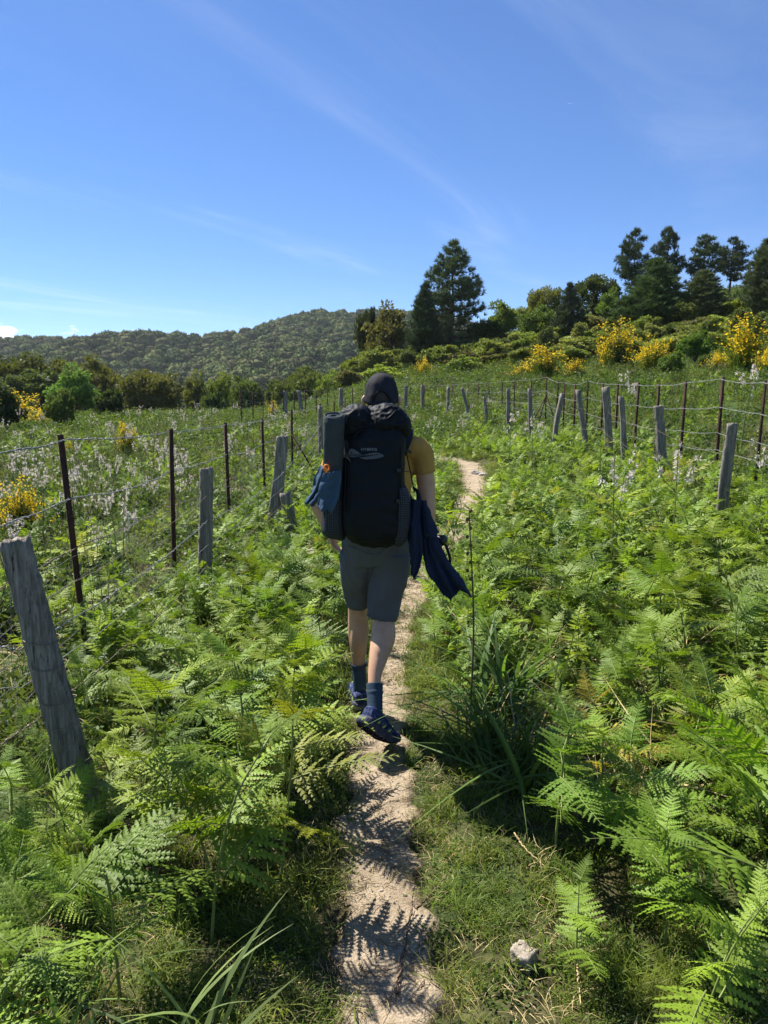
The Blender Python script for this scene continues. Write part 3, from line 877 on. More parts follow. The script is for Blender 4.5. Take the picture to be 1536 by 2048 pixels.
def wire(pts, parent, r=.0022, barb=.13, sag=.03, seed=0, mat=None, name='barbed_wire', twist=True):
    """two twisted strands with four-point barbs"""
    g = np.random.default_rng(seed)
    pts = np.asarray(pts, float)
    seg, out = [], []
    for a, b in zip(pts[:-1], pts[1:]):
        L = np.linalg.norm(b - a); k = max(3, int(L / .035) if a[1] < 8 else int(L / .12))
        t = np.linspace(0, 1, k, endpoint=False)[:, None]
        p = a + (b - a) * t; p[:, 2] -= sag * g.uniform(.3, 1.4) * 4 * (t * (1 - t))[:, 0]
        out.append(p)
    P = np.vstack(out + [pts[-1:]])
    P += np.c_[np.zeros(len(P)), np.zeros(len(P)), .004 * np.sin(np.arange(len(P)) * .37 + seed) + g.normal(0, .0012, len(P))]
    mb = MB()
    if twist:
        ph = np.arange(len(P)) * 1.1
        off = np.c_[np.cos(ph) * .3, np.cos(ph) * .3, np.sin(ph)] * r * 1.1
        tube(P + off, r, 4, mb=mb, cap=False, ref=(0, 0, 1)); tube(P - off, r, 4, mb=mb, cap=False, ref=(0, 0, 1))
    else: tube(P, r, 4, mb=mb, cap=False, ref=(0, 0, 1))
    if barb:
        d = np.r_[0, np.cumsum(np.linalg.norm(np.diff(P, axis=0), axis=1))]
        for s in np.arange(.05, d[-1], barb):
            c = np.array([np.interp(s, d, P[:, k]) for k in range(3)])
            if c[1] > 22: break
            for q in range(2):
                v = rand_dirs(g, 1)[0] * .02
                tube([c - v, c + v], r * .75, 3, mb=mb, cap=False, ref=(0, 1, .3))
            tube([c - [0, .008, 0], c + [0, .008, 0]], r * 2.6, 5, mb=mb, cap=False, ref=(0, 0, 1))
    return mb.build(name, mat or WIRE, parent)

def netting(pts, parent, h0, h1, seed, step=.16, rows=6):
    g = np.random.default_rng(seed); pts = np.asarray(pts, float); mb = MB()
    d = np.r_[0, np.cumsum(np.linalg.norm(np.diff(pts, axis=0), axis=1))]
    S = np.arange(0, d[-1], step); C = np.stack([np.interp(S, d, pts[:, k]) for k in range(3)], 1)
    for k in range(rows):
        f = h0 + (h1 - h0) * (k / (rows - 1)) ** 1.25
        q = C.copy(); q[:, 2] += f + .012 * np.sin(S * 2.1 + k) + g.normal(0, .004, len(q)); q[:, 0] += .01 * np.sin(S * 1.3 + k * 2)
        tube(q, .0018, 3, mb=mb, cap=False, ref=(0, 0, 1))
    for c in C:
        jx = g.normal(0, .012, 2)
        tube([c + [0, 0, h0], c + [jx[0], 0, (h0 + h1) / 2], c + [jx[1], 0, h1]], .0015, 3, mb=mb, cap=False)
    o = mb.build('wire_netting', WIRE, parent); o['kind'] = 'stuff'; return o

# ---- left, newer fence: iron stakes
fl = empty('wire_fence', (-2, 4.7, 0)); tag(fl, 'barbed wire fence on rusty iron stakes left of the path', 'fence')
Linv = Matrix.Translation((2, -4.7, 0))
def rel(o, root):                                        # keep world place under a root Empty
    o.matrix_parent_inverse = root.matrix_basis.inverted(); return o
left_iron = [(-300, 905, 2.6), (145, 868, 4.7), (335, 858, 6.9), (452, 845, 9.3), (525, 838, 12.0), (582, 820, 14.2), (638, 808, 18.5), (668, 802, 23), (690, 797, 28)]
LI = []
for k, (px, py, Y) in enumerate(left_iron):
    p = at(px, py, Y); LI.append(p)
    rel(iron_post(p.x, Y, p.z, fl, (0, -.05 if k == 1 else random.Random(k).uniform(-.02, .02)), .5), fl)
p = LI[5]                                                # brace of the corner stake
zb = gh(p.x + .75, p.y + .1)
o = tube([[p.x, p.y, p.z - .45], [p.x + .55, p.y - .1, zb - .05]], .016, 6).build('iron_brace', RUST, fl); rel(o, fl)
for k, dzz in enumerate((-.03, -.40, -.72)):
    rel(wire([(q.x, q.y - .02, q.z + dzz) for q in LI], fl, .0023 if k < 2 else .002, .12, .035, k, WIRE if k < 2 else OLD_WIRE), fl)
rel(netting([(q.x, q.y - .01, gh(q.x, q.y)) for q in LI], fl, .08, .78, 4), fl)

# ---- left, older fence: wooden posts
fw = empty('old_post_fence', (-1.4, 3, 0)); tag(fw, 'old fence of grey wooden posts between ferns and left wire fence', 'fence')
def wpost(pxb, pyb, pxt, pyt, Y, w, root, seed, detail=1, label=None, Yt=None, kink=0, depth=None):
    """foot seen at (pxb, pyb); the hidden foot runs on into the ground"""
    b, t = at(pxb, pyb, Y), at(pxt, pyt, Yt or Y)
    g0 = gh(b.x, Y) - .25
    d = (t - b)
    if b.z > g0: b = b - d * ((b.z - g0) / max(d.z, .1))
    o = wooden_post(b, t, w, root, seed, detail, label, depth, kink); return rel(o, root), t
tops = []
o, t = wpost(165, 1570, 27, 1078, 2.95, .135, fw, 1, 2, 'nearest grey wooden post, cracked and leaning left', 3.0, depth=.12); tops.append(t)
o, t = wpost(412, 1200, 412, 936, 6.0, .118, fw, 2, 2, 'upright grey wooden post with worn square top', depth=.10); tops.append(t)
o, t = wpost(545, 1070, 566, 872, 8.9, .15, fw, 3, 2, 'wide split wooden post leaning right', depth=.07); tops.append(t)
wpost(586, 1075, 572, 985, 8.75, .15, fw, 4, 1, 'short brown broken post stub propped against the wide post', depth=.10)
o, t = wpost(641, 900, 641, 812, 17, .12, fw, 5); tops.append(t)
W0 = at(-200, 1300, 1.9)
for k, (a0, a1, a2, a3) in enumerate([(.30, .22, .25, .3), (.46, .42, .42, .4), (.62, .62, .6, .6), (.80, .78, .8, .8)]):
    q = [W0 + Vector((0, 0, .55 - .28 * k))] + [tops[i] + Vector((.02, -.07, -[a0, a1, a2, a3][i] * 1.0)) for i in range(4)]
    rel(wire([tuple(v) for v in q], fw, .0018, .14 if k in (1, 3) else 0, .05, 20 + k, WIRE if k in (1, 2) else OLD_WIRE, 'barbed_wire' if k in (1, 3) else 'plain_wire', k in (1, 3)), fw)
# wraps of wire round the nearest post
for k, f in enumerate((.40, .50, .64, .74)):
    b, t = at(165, 1570, 2.95), at(27, 1078, 3.0); c = np.array(t + (b - t) * f)
    th = np.linspace(0, 6.6, 22)
    rel(tube(np.c_[c[0] + .074 * np.cos(th), c[1] + .066 * np.sin(th), c[2] + .008 * np.sin(th * 2 + k)], .0022, 4, ref=(0, 0, 1)).build('wire_wrap', OLD_WIRE, fw), fw)

# ---- right, newer fence: iron stakes
fr = empty('wire_fence', (4.85, 9.4, 0)); tag(fr, 'silvery barbed wire fence on thin iron stakes along the right slope', 'fence')
right_iron = [(1720, 768, 7.4), (1610, 764, 8.4), (1527, 760, 9.4), (1444, 754, 10.5), (1370, 762, 11.8), (1317, 767, 13), (1275, 765, 14.1), (1236, 766, 15.2), (1207, 764, 16.3), (1178, 759, 17.4), (1151, 767, 18.6), (1130, 763, 19.7),
              (1115, 762, 20.8), (1094, 752, 22), (1063, 758, 24.3), (1030, 760, 27), (1005, 762, 29), (979, 764, 31), (957, 765, 32.5), (936, 766, 34), (905, 768, 36), (880, 770, 37), (850, 771, 37.5), (820, 772, 37.5), (790, 774, 37), (760, 775, 36.5), (735, 776, 36), (705, 776, 35.5), (680, 777, 35), (655, 778, 34.5), (632, 779, 34), (610, 780, 33.5), (588, 782, 33), (566, 783, 32.5), (545, 784, 32), (525, 785, 31.6), (505, 782, 31.3), (482, 778, 31)]
RI = []
for k, (px, py, Y) in enumerate(right_iron):
    p = at(px, py, Y); RI.append(p); q = random.Random(50 + k)
    rel(iron_post(p.x, Y, p.z, fr, (q.uniform(-.02, .02), q.uniform(-.02, .02)), q.uniform(0, 1.5)), fr)
for k, dzz in enumerate((-.03, -.42, -.78, -1.02)):
    rel(wire([(q.x - .02, q.y, q.z + dzz) for q in RI], fr, .0022 if k < 2 else .0018, .14, .018, 40 + k), fr)
rel(netting([(q.x, q.y, gh(q.x, q.y)) for q in RI[12:]], fr, .1, 1.0, 9, .2), fr)
p = RI[13]
for q in (-.55, -.3, .3):
    rel(tube([[p.x, p.y, p.z - .55], [p.x + q, p.y - .25, gh(p.x + q, p.y)]], .016, 5).build('iron_brace', RUST, fr), fr)

# ---- right, older fence: leaning wooden posts
fo = empty('old_post_fence', (3.8, 8, 0)); tag(fo, 'row of old leaning grey wooden posts in front of right wire fence', 'fence')
rw = [(1446, 994, 1463, 847, 8.0, .118, 'nearest of these posts, flat and leaning right', 0), (1322, 895, 1316, 812, 11.5, .15, 'stout post with worn bark', 0), (1249, 905, 1243, 793, 13.0, .105, None, 0),
      (1218, 899, 1212, 774, 13.6, .15, 'tallest straight post of the row', 0), (1171, 905, 1158, 780, 15.0, .125, 'post leaning left at the top', .03), (1112, 893, 1122, 787, 16.5, .125, 'crooked post with a knot', -.09),
      (1062, 874, 1059, 777, 19, .12, None, 0), (1017, 828, 1016, 777, 22, .12, None, 0), (973, 832, 969, 793, 24, .11, None, 0), (933, 815, 926, 776, 26, .12, 'post leaning steeply to the left', 0.05),
      (896, 800, 897, 774, 29, .13, None, 0), (845, 812, 845, 770, 32, .15, None, 0), (811, 818, 812, 771, 33, .15, None, 0), (682, 795, 682, 776, 34, .2, None, 0), (571, 800, 571, 782, 33, .2, None, 0), (600, 800, 598, 781, 33.5, .18, None, 0)]
ot = []
for k, (xb, yb, xt, yt, Y, w, lb, kk) in enumerate(rw):
    o, t = wpost(xb, yb, xt, yt, Y, w, fo, 70 + k, 2 if k < 2 else 1, lb, None, kk); ot.append(t)
for k, f in enumerate((.35, .75)):
    rel(wire([tuple(t + Vector((0, .08, -f))) for t in ot[:9]], fo, .0018, 0, .06, 90 + k, OLD_WIRE, 'plain_wire', False), fo)
# ================================================================== the hiker and what he carries
def fabric(name, color, rough=.8, var=.12, weave=420, bump=.0015, spec=.2, fold=9):
    s = NT(name); co = s.coord('Object')
    a = s.noise(fold, 4, .6, co); b = s.noise(weave, 2, .5, co)
    lo, hi = tuple(c * (1 - var) for c in color), tuple(min(1, c * (1 + var)) for c in color)
    c = s.ramp(s.math('ADD', s.math('MULTIPLY', a, .6), s.math('MULTIPLY', b, .4)), [(.3, lo), (.7, hi)])
    s.principled(c, rough, spec, s.math('ADD', s.math('MULTIPLY', b, .35), s.math('MULTIPLY', a, 3)), bump, .8)
    return s.m
def skin_material():
    s = NT('skin'); co = s.coord('Object')
    a = s.noise(14, 4, .6, co); b = s.noise(160, 3, .6, co)
    c = s.ramp(s.math('ADD', s.math('MULTIPLY', a, .7), s.math('MULTIPLY', b, .3)), [(.3, (.44, .25, .15)), (.7, (.60, .365, .235))])
    p = s.principled(c, .5, .35, b, .0012, .5)
    p.inputs['Subsurface Weight'].default_value = .12; p.inputs['Subsurface Radius'].default_value = (.012, .005, .003)
    return s.m
def mesh_pocket_material():
    s = NT('pocket_mesh_fabric'); co = s.coord('Object')
    sp = s.n('ShaderNodeSeparateXYZ'); s.l(co, sp.inputs[0])
    def dots(o): return s.math('SINE', s.math('MULTIPLY', o, 2 * math.pi / .0085))
    u = s.math('ADD', sp.outputs[0], s.math('MULTIPLY', sp.outputs[1], .8))
    m = s.math('MULTIPLY', s.math('GREATER_THAN', dots(u), .55), s.math('GREATER_THAN', dots(sp.outputs[2]), .55))
    s.principled(s.mix(m, (.018, .022, .028), (.11, .12, .13)), .7, .2)
    return s.m
SKIN = skin_material()
PACK = fabric('pack_fabric', (.0070, .0088, .0120), .6, .25, 260, .002, .14)
PACK2 = fabric('pack_strap', (.010, .011, .013), .7, .2, 300, .001, .25)
POCKET = mesh_pocket_material()
LOGO = plain('logo_print', (.055, .064, .070), .5, .4, .1, 60)
TEXTM = plain('letter_print', (.30, .31, .31), .5, .4, .05, 60)
MAT_FOAM = fabric('mat_foam', (.046, .056, .062), .9, .18, 180, .003, .1, 24)
SHORTS = fabric('shorts_cloth', (.088, .090, .096), .8, .12, 300, .0015, .2)
SHIRT = fabric('shirt_cloth', (.43, .245, .062), .85, .1, 320, .0012, .15)
JACKET = fabric('jacket_cloth', (.014, .022, .046), .75, .2, 350, .0015, .1)
TOWEL = fabric('towel_cloth', (.040, .078, .125), .85, .18, 300, .002, .15)
CAPM = fabric('cap_cloth', (.024, .024, .030), .8, .25, 300, .0015, .12)
HAIR = fabric('hair', (.022, .015, .010), .6, .4, 130, .004, .4)
def shoe_material():
    s = NT('shoe_knit'); co = s.coord('Object')
    a = s.noise(26, 5, .65, co, 2.5); b = s.noise(300, 2, .5, co)
    col = s.ramp(a, [(.38, (.012, .019, .065)), (.54, (.024, .042, .13)), (.59, (.16, .19, .30)), (.64, (.03, .05, .15))])
    s.principled(s.mix(.35, col, s.ramp(b, [(.3, (.4, .4, .4)), (.7, (1, 1, 1))]), 'MULTIPLY'), .75, .15, b, .002, .6)
    return s.m
SHOE = shoe_material()
SOLE = plain('shoe_sole', (.045, .050, .080), .7, .3, .45, 40, .004)
TREAD = plain('shoe_tread', (.012, .013, .018), .8, .2, .3, 60, .004)
LIME = plain('lime_trim', (.42, .55, .06), .5, .3, .12, 40)
SOCK = fabric('sock_knit', (.042, .068, .098), .9, .15, 200, .002, .1)
ORANGE = plain('orange_plastic', (.85, .22, .015), .35, .5, .08, 40)
BLACKP = plain('black_plastic', (.012, .013, .015), .45, .4, .2, 30)
EYE = plain('eye', (.5, .5, .48), .2, .5, .05)
LIP = plain('lips', (.36, .14, .11), .5, .3, .05)

def V3(*a): return np.array(a, float)
def A(px, py, Y): return np.array(at(px, py, Y))

def ellipsoid(c, r, mb, n=20, m=14, mat=0):
    c = np.array(c, float); t = np.linspace(0, math.pi, m)
    t = np.clip(t, .02, math.pi - .02)
    P = np.c_[np.full(m, c[0]), np.full(m, c[1]), c[2] - r[2] * np.cos(t)]
    rr = np.sin(t)
    th = np.linspace(0, 2 * np.pi, n, endpoint=False)
    V = np.stack([np.c_[c[0] + r[0] * s * np.cos(th), c[1] + r[1] * s * np.sin(th), np.full(n, z)] for s, z in zip(rr, P[:, 2])]).reshape(-1, 3)
    i = np.arange(m - 1)[:, None] * n; j = np.arange(n)[None]
    F = np.stack([i + j, i + (j + 1) % n, i + (j + 1) % n + n, i + j + n], -1).reshape(-1, 4)
    base = mb.n
    mb.v.append(np.vstack([V, P[0], P[-1]])); e = m * n; j = np.arange(n)
    mb.f.append((F + base, mat))
    mb.f.append((np.vstack([np.stack([np.full(n, e), (j + 1) % n, j], -1), np.stack([np.full(n, e + 1), (m - 1) * n + j, (m - 1) * n + (j + 1) % n], -1)]) + base, mat))
    mb.n += len(V) + 2
    return mb

person = empty('person', (-.04, 3.8, gh(-.04, 3.8)))
tag(person, 'hiker seen from behind in black cap, mustard shirt and grey shorts walking away', 'person')
def pp_(o): return rel(o, person)

# ---- feet first: the shoes stand on the path
def shoe_frame(H, T, roll=0):
    f = (T - H) / np.linalg.norm(T - H); up = V3(0, 0, 1) - f * f[2]; up /= np.linalg.norm(up)
    side = np.cross(f, up)
    c, s = math.cos(roll), math.sin(roll)
    side, up = side * c + up * s, up * c - side * s
    M = np.eye(4); M[:3, 0], M[:3, 1], M[:3, 2], M[:3, 3] = side, f, up, H
    return M
H_L = A(722, 1384, 4.06); H_L[2] = gh(H_L[0], 4.06) + .026
T_L = H_L + V3(-.05, .28, .0); T_L[2] = gh(T_L[0], T_L[1]) + .026
H_R = A(724, 1453, 3.47); T_R = A(776, 1490, 3.60)
T_R[2] = max(T_R[2], gh(T_R[0], T_R[1]) + .014)
ML, MR = shoe_frame(H_L, T_L), shoe_frame(H_R, T_R, .12)

def make_shoe(M, bend):
    def X(mb): 
        o = MB().addmb(mb, M); return o
    L = .285
    y = np.array([-.004, .02, .06, .11, .16, .21, .255, .283]) 
    hw = np.array([.030, .041, .043, .043, .048, .052, .046, .022])
    zt = np.array([.104, .116, .114, .108, .094, .076, .062, .044])
    zb = np.array([.034, .030, .028, .028, .028, .028, .030, .036])
    lift = bend * smooth(.17, .29, y) ** 1.3                    # the toe end stays on the ground when the heel lifts
    up = tube(np.c_[np.zeros(8), y, (zt + zb) / 2 + lift], list(zip(hw, (zt - zb) / 2)), 28, 40, ref=(0, 0, 1), expo=2.6)
    shoe = X(up).build('shoe', SHOE, person, True)
    sub = shoe.modifiers.new('sub', 'SUBSURF'); sub.levels = sub.render_levels = 1
    # sole: a thick flared foam slab, tread below
    ys = np.array([-.022, .0, .05, .11, .17, .225, .27, .292]); hs = np.array([.026, .046, .049, .047, .053, .057, .048, .020])
    lf = bend * smooth(.17, .29, ys) ** 1.3
    zm = np.array([.038, .032, .028, .026, .026, .027, .031, .038]); hh = np.array([.015, .029, .028, .026, .024, .022, .018, .010])
    so = tube(np.c_[np.zeros(8), ys, zm + lf], list(zip(hs, hh)), 26, 40, ref=(0, 0, 1), expo=4)
    s_o = X(so).build('sole', SOLE, shoe, True)
    tr = MB()
    for k in range(9):
        yy = .005 + k * .031; w = np.interp(yy, ys, hs) * .9; z = np.interp(yy, ys, zm + lf - hh) - .002
        for sx in (-.5, .5):
            tube([[sx * w - w * .36, yy, z], [sx * w, yy + .010, z], [sx * w + w * .36, yy, z]], [(.008, .006)] * 3, 6, ref=(0, 0, 1), mb=tr)
    X(tr).build('tread', TREAD, shoe)
    for sx in (-1, 1):                                           # lime flashes on the sides
        q = MB()
        for k in range(3):
            yy = .05 + .05 * k
            w = np.interp(yy, y, hw) + .001
            tube([[sx * w * .98, yy, .045], [sx * (w - .003), yy + .018, .062], [sx * (w - .012), yy + .03, .080]], [(.0035, .006)] * 3, 6, 8, ref=(0, 0, 1), mb=q)
        X(q).build('side_trim', LIME, shoe, True)
    X(tube([[0, .275, .040 + bend], [0, .289, .030 + bend]], [(.026, .016), (.016, .010)], 12, 4, ref=(0, 0, 1))).build('toe_cap', LIME, shoe, True)
    return shoe
pp_(make_shoe(ML, .004)); pp_(make_shoe(MR, .022))
def onM(M, x, y, z): return (M @ np.array([x, y, z, 1]))[:3]
AN_L, AN_R = onM(ML, 0, .055, .10), onM(MR, 0, .05, .10)

# ---- body: one continuous skin
body = MB()
hipL, hipR = A(722, 1105, 3.90), A(782, 1105, 3.86)
kL, kR = A(715, 1216, 4.03), A(768, 1230, 3.86)
legL = [hipL, (hipL + kL) / 2 + V3(0, .02, 0), kL, A(717, 1262, 4.075), A(717, 1306, 4.10), A(718, 1340, 4.12), AN_L]
tube(legL, [.088, .072, .054, .060, .045, .034, .032], 22, 60, mb=body)
legR = [hipR, (hipR + kR) / 2, kR, A(766, 1275, 3.79), A(756, 1318, 3.71), A(749, 1358, 3.64), AN_R]
tube(legR, [.092, .078, .060, .066, .049, .034, .032], 22, 60, mb=body)
for M, k, an, r in ((ML, kL, AN_L, 1), (MR, kR, AN_R, 1)):
    q = k * .62 + an * .38                                       # calf bulge at the back
    tube([k * .95 + an * .05, q + V3(0, -.018, .01), k * .42 + an * .58], [.03, .044, .02], 16, 20, mb=body)
    tube([onM(M, 0, .03, .055), onM(M, 0, .10, .06), onM(M, 0, .2, .05)], [(.028, .028), (.03, .026), (.034, .016)], 14, 16, ref=(0, 0, 1), mb=body)
tube([V3(-.045, 3.87, .86), V3(-.045, 3.88, .98), V3(-.04, 3.90, 1.10), V3(-.035, 3.92, 1.28), V3(-.03, 3.94, 1.40), V3(-.025, 3.955, 1.47)],
     [(.15, .105), (.165, .11), (.15, .10), (.172, .112), (.155, .09), (.08, .06)], 28, 50, mb=body)
tube([V3(-.025, 3.955, 1.44), V3(-.02, 3.97, 1.52), V3(-.015, 3.99, 1.60)], [.066, .058, .056], 18, 16, mb=body)
HC = V3(-.014, 4.0, 1.695)
ellipsoid(HC, (.074, .094, .115), body, 28, 22)
ellipsoid(HC + V3(0, .028, -.065), (.056, .068, .062), body, 22, 16)
tube([HC + V3(0, .088, .005), HC + V3(0, .112, -.028)], [.010, .015], 10, 8, mb=body)
for sx in (-1, 1): 
    tube([HC + V3(sx * .076, -.004, .018), HC + V3(sx * .098, -.018, -.010), HC + V3(sx * .094, -.014, -.040), HC + V3(sx * .076, .0, -.05)], [.008, .011, .010, .007], 8, 14, mb=body)
def arm(sh, el, wr, hand_dir, thumb, curl, mid=None):
    tube([sh, (sh + el) / 2 if mid is None else mid, el, el * .55 + wr * .45, wr], [.046, .050, .043, .041, .028], 18, 50, mb=body)
    f = np.array(hand_dir, float); f /= np.linalg.norm(f)
    t = np.array(thumb, float); t -= f * (t @ f); t /= np.linalg.norm(t); nrm = np.cross(f, t)
    pc = wr + f * .05
    tube([wr, pc, wr + f * .095], [(.026, .018), (.040, .015), (.038, .013)], 14, 16, ref=nrm, mb=body)
    for k, (o, L) in enumerate(((.028, .070), (.010, .078), (-.009, .072), (-.027, .056))):
        b = wr + f * .085 + t * o
        a, c = b + f * L * .45 + nrm * curl * .25 * L, b + f * L * .80 + nrm * curl * .75 * L
        tube([b, a, c, c + f * L * .1 + nrm * curl * .35 * L], [.0095, .009, .008, .006], 10, 18, mb=body)
    b = wr + f * .03 + t * .03
    tube([b, b + f * .03 + t * .025, b + f * .062 + t * .028 + nrm * .01], [.013, .010, .008], 10, 14, mb=body)
shR, elR = V3(.175, 3.92, 1.42), A(855, 1035, 3.92)
arm(shR, elR, V3(.225, 4.10, .93), (-.05, .55, -.8), (-.4, .8, .4), -.7, A(850, 950, 3.925))
shL, elL = V3(-.215, 3.93, 1.42), A(636, 1000, 3.93)
arm(shL, elL, A(656, 1060, 3.93), (.35, -.05, -.92), (.1, 1, 0), .8)
pp_(remeshed(body, 'body', SKIN, .0055, 3, person))
for sx in (-1, 1):
    pp_(ellipsoid(HC + V3(sx * .030, .083, .012), (.012, .010, .010), MB(), 12, 8).build('eye', EYE, person, True))
pp_(tube([HC + V3(-.022, .088, -.068), HC + V3(0, .095, -.066), HC + V3(.022, .088, -.068)], [.003, .006, .003], 8, 10, ref=(0, 0, 1)).build('mouth', LIP, person, True))
hr = MB(); ellipsoid(HC + V3(0, -.010, -.008), (.0795, .092, .105), hr, 34, 26)
v = np.concatenate(hr.v); keep = (v[:, 1] < HC[1] + .035)
hm = hr.mesh('hair', HAIR, True)
bm = bmesh.new(); bm.from_mesh(hm)
bmesh.ops.delete(bm, geom=[q for q in bm.verts if q.co.y > HC[1] + .03 or q.co.z < HC[2] - .062], context='VERTS'); bm.to_mesh(hm); bm.free()
displace_me(hm, .004, 90, 3); pp_(link('hair', hm, person))

# ---- cap with its rear opening, strap and brim
cap = MB()
ny_, nx_ = 22, 48; Cc = HC + V3(0, -.002, .012)
def cap_pt(t, p, grow=1.0):
    low = -.030 + .030 * math.sin(p)                              # back edge sits lower than the front
    z_ = low * (1 - math.sin(t)) + .112 * math.sin(t)
    r = math.cos(t) ** .72 * (1 + .012 * math.cos(6 * p) * math.sin(2 * t)) * grow
    return Cc + V3(.090 * r * math.cos(p), .109 * r * math.sin(p), z_)
def cap_hole(back): return 2 + 5.2 * math.cos(back / .62 * math.pi / 2) if back < .62 else 0
nx_ = 72
Vc = np.array([cap_pt(k / ny_ * math.pi / 2, j / nx_ * 2 * math.pi) for k in range(ny_ + 1) for j in range(nx_)])
Fc = []
for k in range(ny_):
    for j in range(nx_):
        back = abs(((j + .5) / nx_ * 2 * math.pi) - 1.5 * math.pi)
        if 2 <= k < cap_hole(back) - .5: continue                 # half-moon opening above the strap
        a_ = k * nx_ + j; b_ = k * nx_ + (j + 1) % nx_
        Fc.append((a_, b_, b_ + nx_, a_ + nx_))
capo = pp_(MB().add(Vc, np.array(Fc)).build('cap', CAPM, person, True))
displace_me(capo.data, .003, 22, 3); displace_me(capo.data, .002, 55, 6, (1, 1, 1), True)
so = capo.modifiers.new('thick', 'SOLIDIFY'); so.thickness = .0035; so.offset = 1
ellipsoid(Cc + V3(0, 0, .116), (.008, .008, .005), MB(), 10, 6).build('cap_button', CAPM, capo, True)
arc = np.array([cap_pt(cap_hole(abs(q)) / ny_ * math.pi / 2, 1.5 * math.pi + q, 1.03) for q in np.linspace(-.62, .62, 22)])
tube(arc, .0028, 6, ref=(0, 1, 0)).build('cap_seam', CAPM, capo, True)
for q in range(6):                                                # panel seams
    p_ = q * math.pi / 3 + math.pi / 6
    tube([cap_pt(t_, p_, 1.03) for t_ in np.linspace(.5 if abs(p_ - 1.5 * math.pi) < .3 else .05, 1.5, 16)], .0016, 5, ref=(.3, .3, 1)).build('panel_seam', CAPM, capo, True)
bz = []
for r0 in (.0, .25, .5, .75, 1.0):
    for j in range(15):
        p = (j / 14 - .5) * 2.0
        e = V3(.089 * math.sin(p), .107 * math.cos(p), -.010) * 1.0
        bz.append(Cc + e + V3(0, r0 * .075 * math.cos(p) ** .6, -.012 * r0 - .02 * r0 * abs(math.sin(p))))
bF = [(r * 15 + j, r * 15 + j + 1, r * 15 + j + 16, r * 15 + j + 15) for r in range(4) for j in range(14)]
br = MB().add(bz, np.array(bF)).build('cap_brim', CAPM, capo, True); so = br.modifiers.new('thick', 'SOLIDIFY'); so.thickness = .004

# ---- socks
for an, top, n3 in ((AN_L, legL[4] * .45 + legL[5] * .55, legL[5]), (AN_R, legR[5] * .85 + AN_R * .15, legR[5] * .45 + AN_R * .55)):
    pts = [an + (an - n3) * .25, an, n3, top] if an is AN_L else [an + (an - top) * .2, an, n3, top]
    sk = tube(pts, [.039, .0360, .0370, .0400 if an is AN_R else .0455], 26, 44, cap=False)
    o = pp_(sk.build('sock', SOCK, person, True))
    me = o.data; co = np.empty(len(me.vertices) * 3, np.float32); me.vertices.foreach_get('co', co); co = co.reshape(-1, 3)
    cen = catmull(np.array(pts), 44); k = np.arange(len(co)) // 26
    co += (co - cen[k]) * (.007 * np.sin(k * 1.9) + .05 * (np.abs(k - 33) < 2))[:, None]
    me.vertices.foreach_set('co', co.ravel()); me.update()
    so = o.modifiers.new('thick', 'SOLIDIFY'); so.thickness = .003; so.offset = 1

# ---- shorts
sh = MB()
tube([A(752, 1128, 3.88), A(752, 1100, 3.88), A(752, 1070, 3.88), A(752, 1030, 3.89)], [(.160, .11), (.180, .128), (.186, .130), (.172, .118)], 30, 24, mb=sh)
tube([A(719, 1105, 3.89), A(716, 1140, 3.92), A(714, 1180, 3.98), A(715, 1211, 4.02)], [.106, .094, .078, .066], 24, 30, mb=sh)
tube([A(784, 1105, 3.87), A(778, 1145, 3.87), A(770, 1190, 3.865), A(765, 1237, 3.86)], [.110, .103, .092, .084], 24, 30, mb=sh)
shorts = pp_(remeshed(sh, 'shorts', SHORTS, .007, 5, person))
displace_me(shorts.data, .010, 9, 2, (1, 1, .55)); displace_me(shorts.data, .008, 15, 8, (1, 1, .45), True)
for c0, r, sgn in ((A(715, 1205, 4.013), .0665, 1), (A(765.5, 1230, 3.862), .0845, 1)):   # stitched hems
    th = np.linspace(0, 2 * math.pi, 40)
    tube(np.c_[c0[0] + r * np.cos(th), c0[1] + r * np.sin(th), np.full(40, c0[2])], .0018, 5, ref=(0, 0, 1)).build('hem', SHORTS, shorts)

# ---- shirt
st = MB()
tube([A(752, 1072, 3.89), A(753, 1010, 3.90), V3(-.035, 3.92, 1.28), V3(-.03, 3.94, 1.40), V3(-.028, 3.95, 1.462), V3(-.025, 3.96, 1.50)],
     [(.175, .122), (.172, .118), (.188, .128), (.175, .105), (.115, .078), (.072, .064)], 30, 50, mb=st)
tube([V3(.06, 3.935, 1.44), V3(.155, 3.92, 1.425), A(841, 905, 3.92), A(848, 946, 3.92)], [.06, .068, .063, .056], 22, 30, mb=st)
tube([V3(-.12, 3.935, 1.44), V3(-.215, 3.925, 1.425), V3(-.265, 3.93, 1.35), V3(-.30, 3.93, 1.27)], [.06, .072, .066, .060], 22, 30, mb=st)
shirt = pp_(remeshed(st, 'shirt', SHIRT, .0065, 4, person))
for c0_, d0_, r_ in ((A(848, 944, 3.92), A(848, 946, 3.92) - A(841, 905, 3.92), .0575), (V3(-.299, 3.93, 1.273), V3(-.035, 0, -.08), .062)):
    d0_ = d0_ / np.linalg.norm(d0_); e1_ = np.cross(d0_, V3(0, 1, 0)); e1_ /= np.linalg.norm(e1_); e2_ = np.cross(d0_, e1_); th = np.linspace(0, 2 * math.pi, 36)
    tube(c0_ + np.cos(th)[:, None] * e1_ * r_ + np.sin(th)[:, None] * e2_ * r_, [(.0075, .0035)] * 36, 8, ref=tuple(d0_)).build('sleeve_hem', SHIRT, shirt, True)
displace_me(shirt.data, .006, 10, 5, (1.4, 1, .6)); displace_me(shirt.data, .003, 26, 9, (1, 1, .5), True)

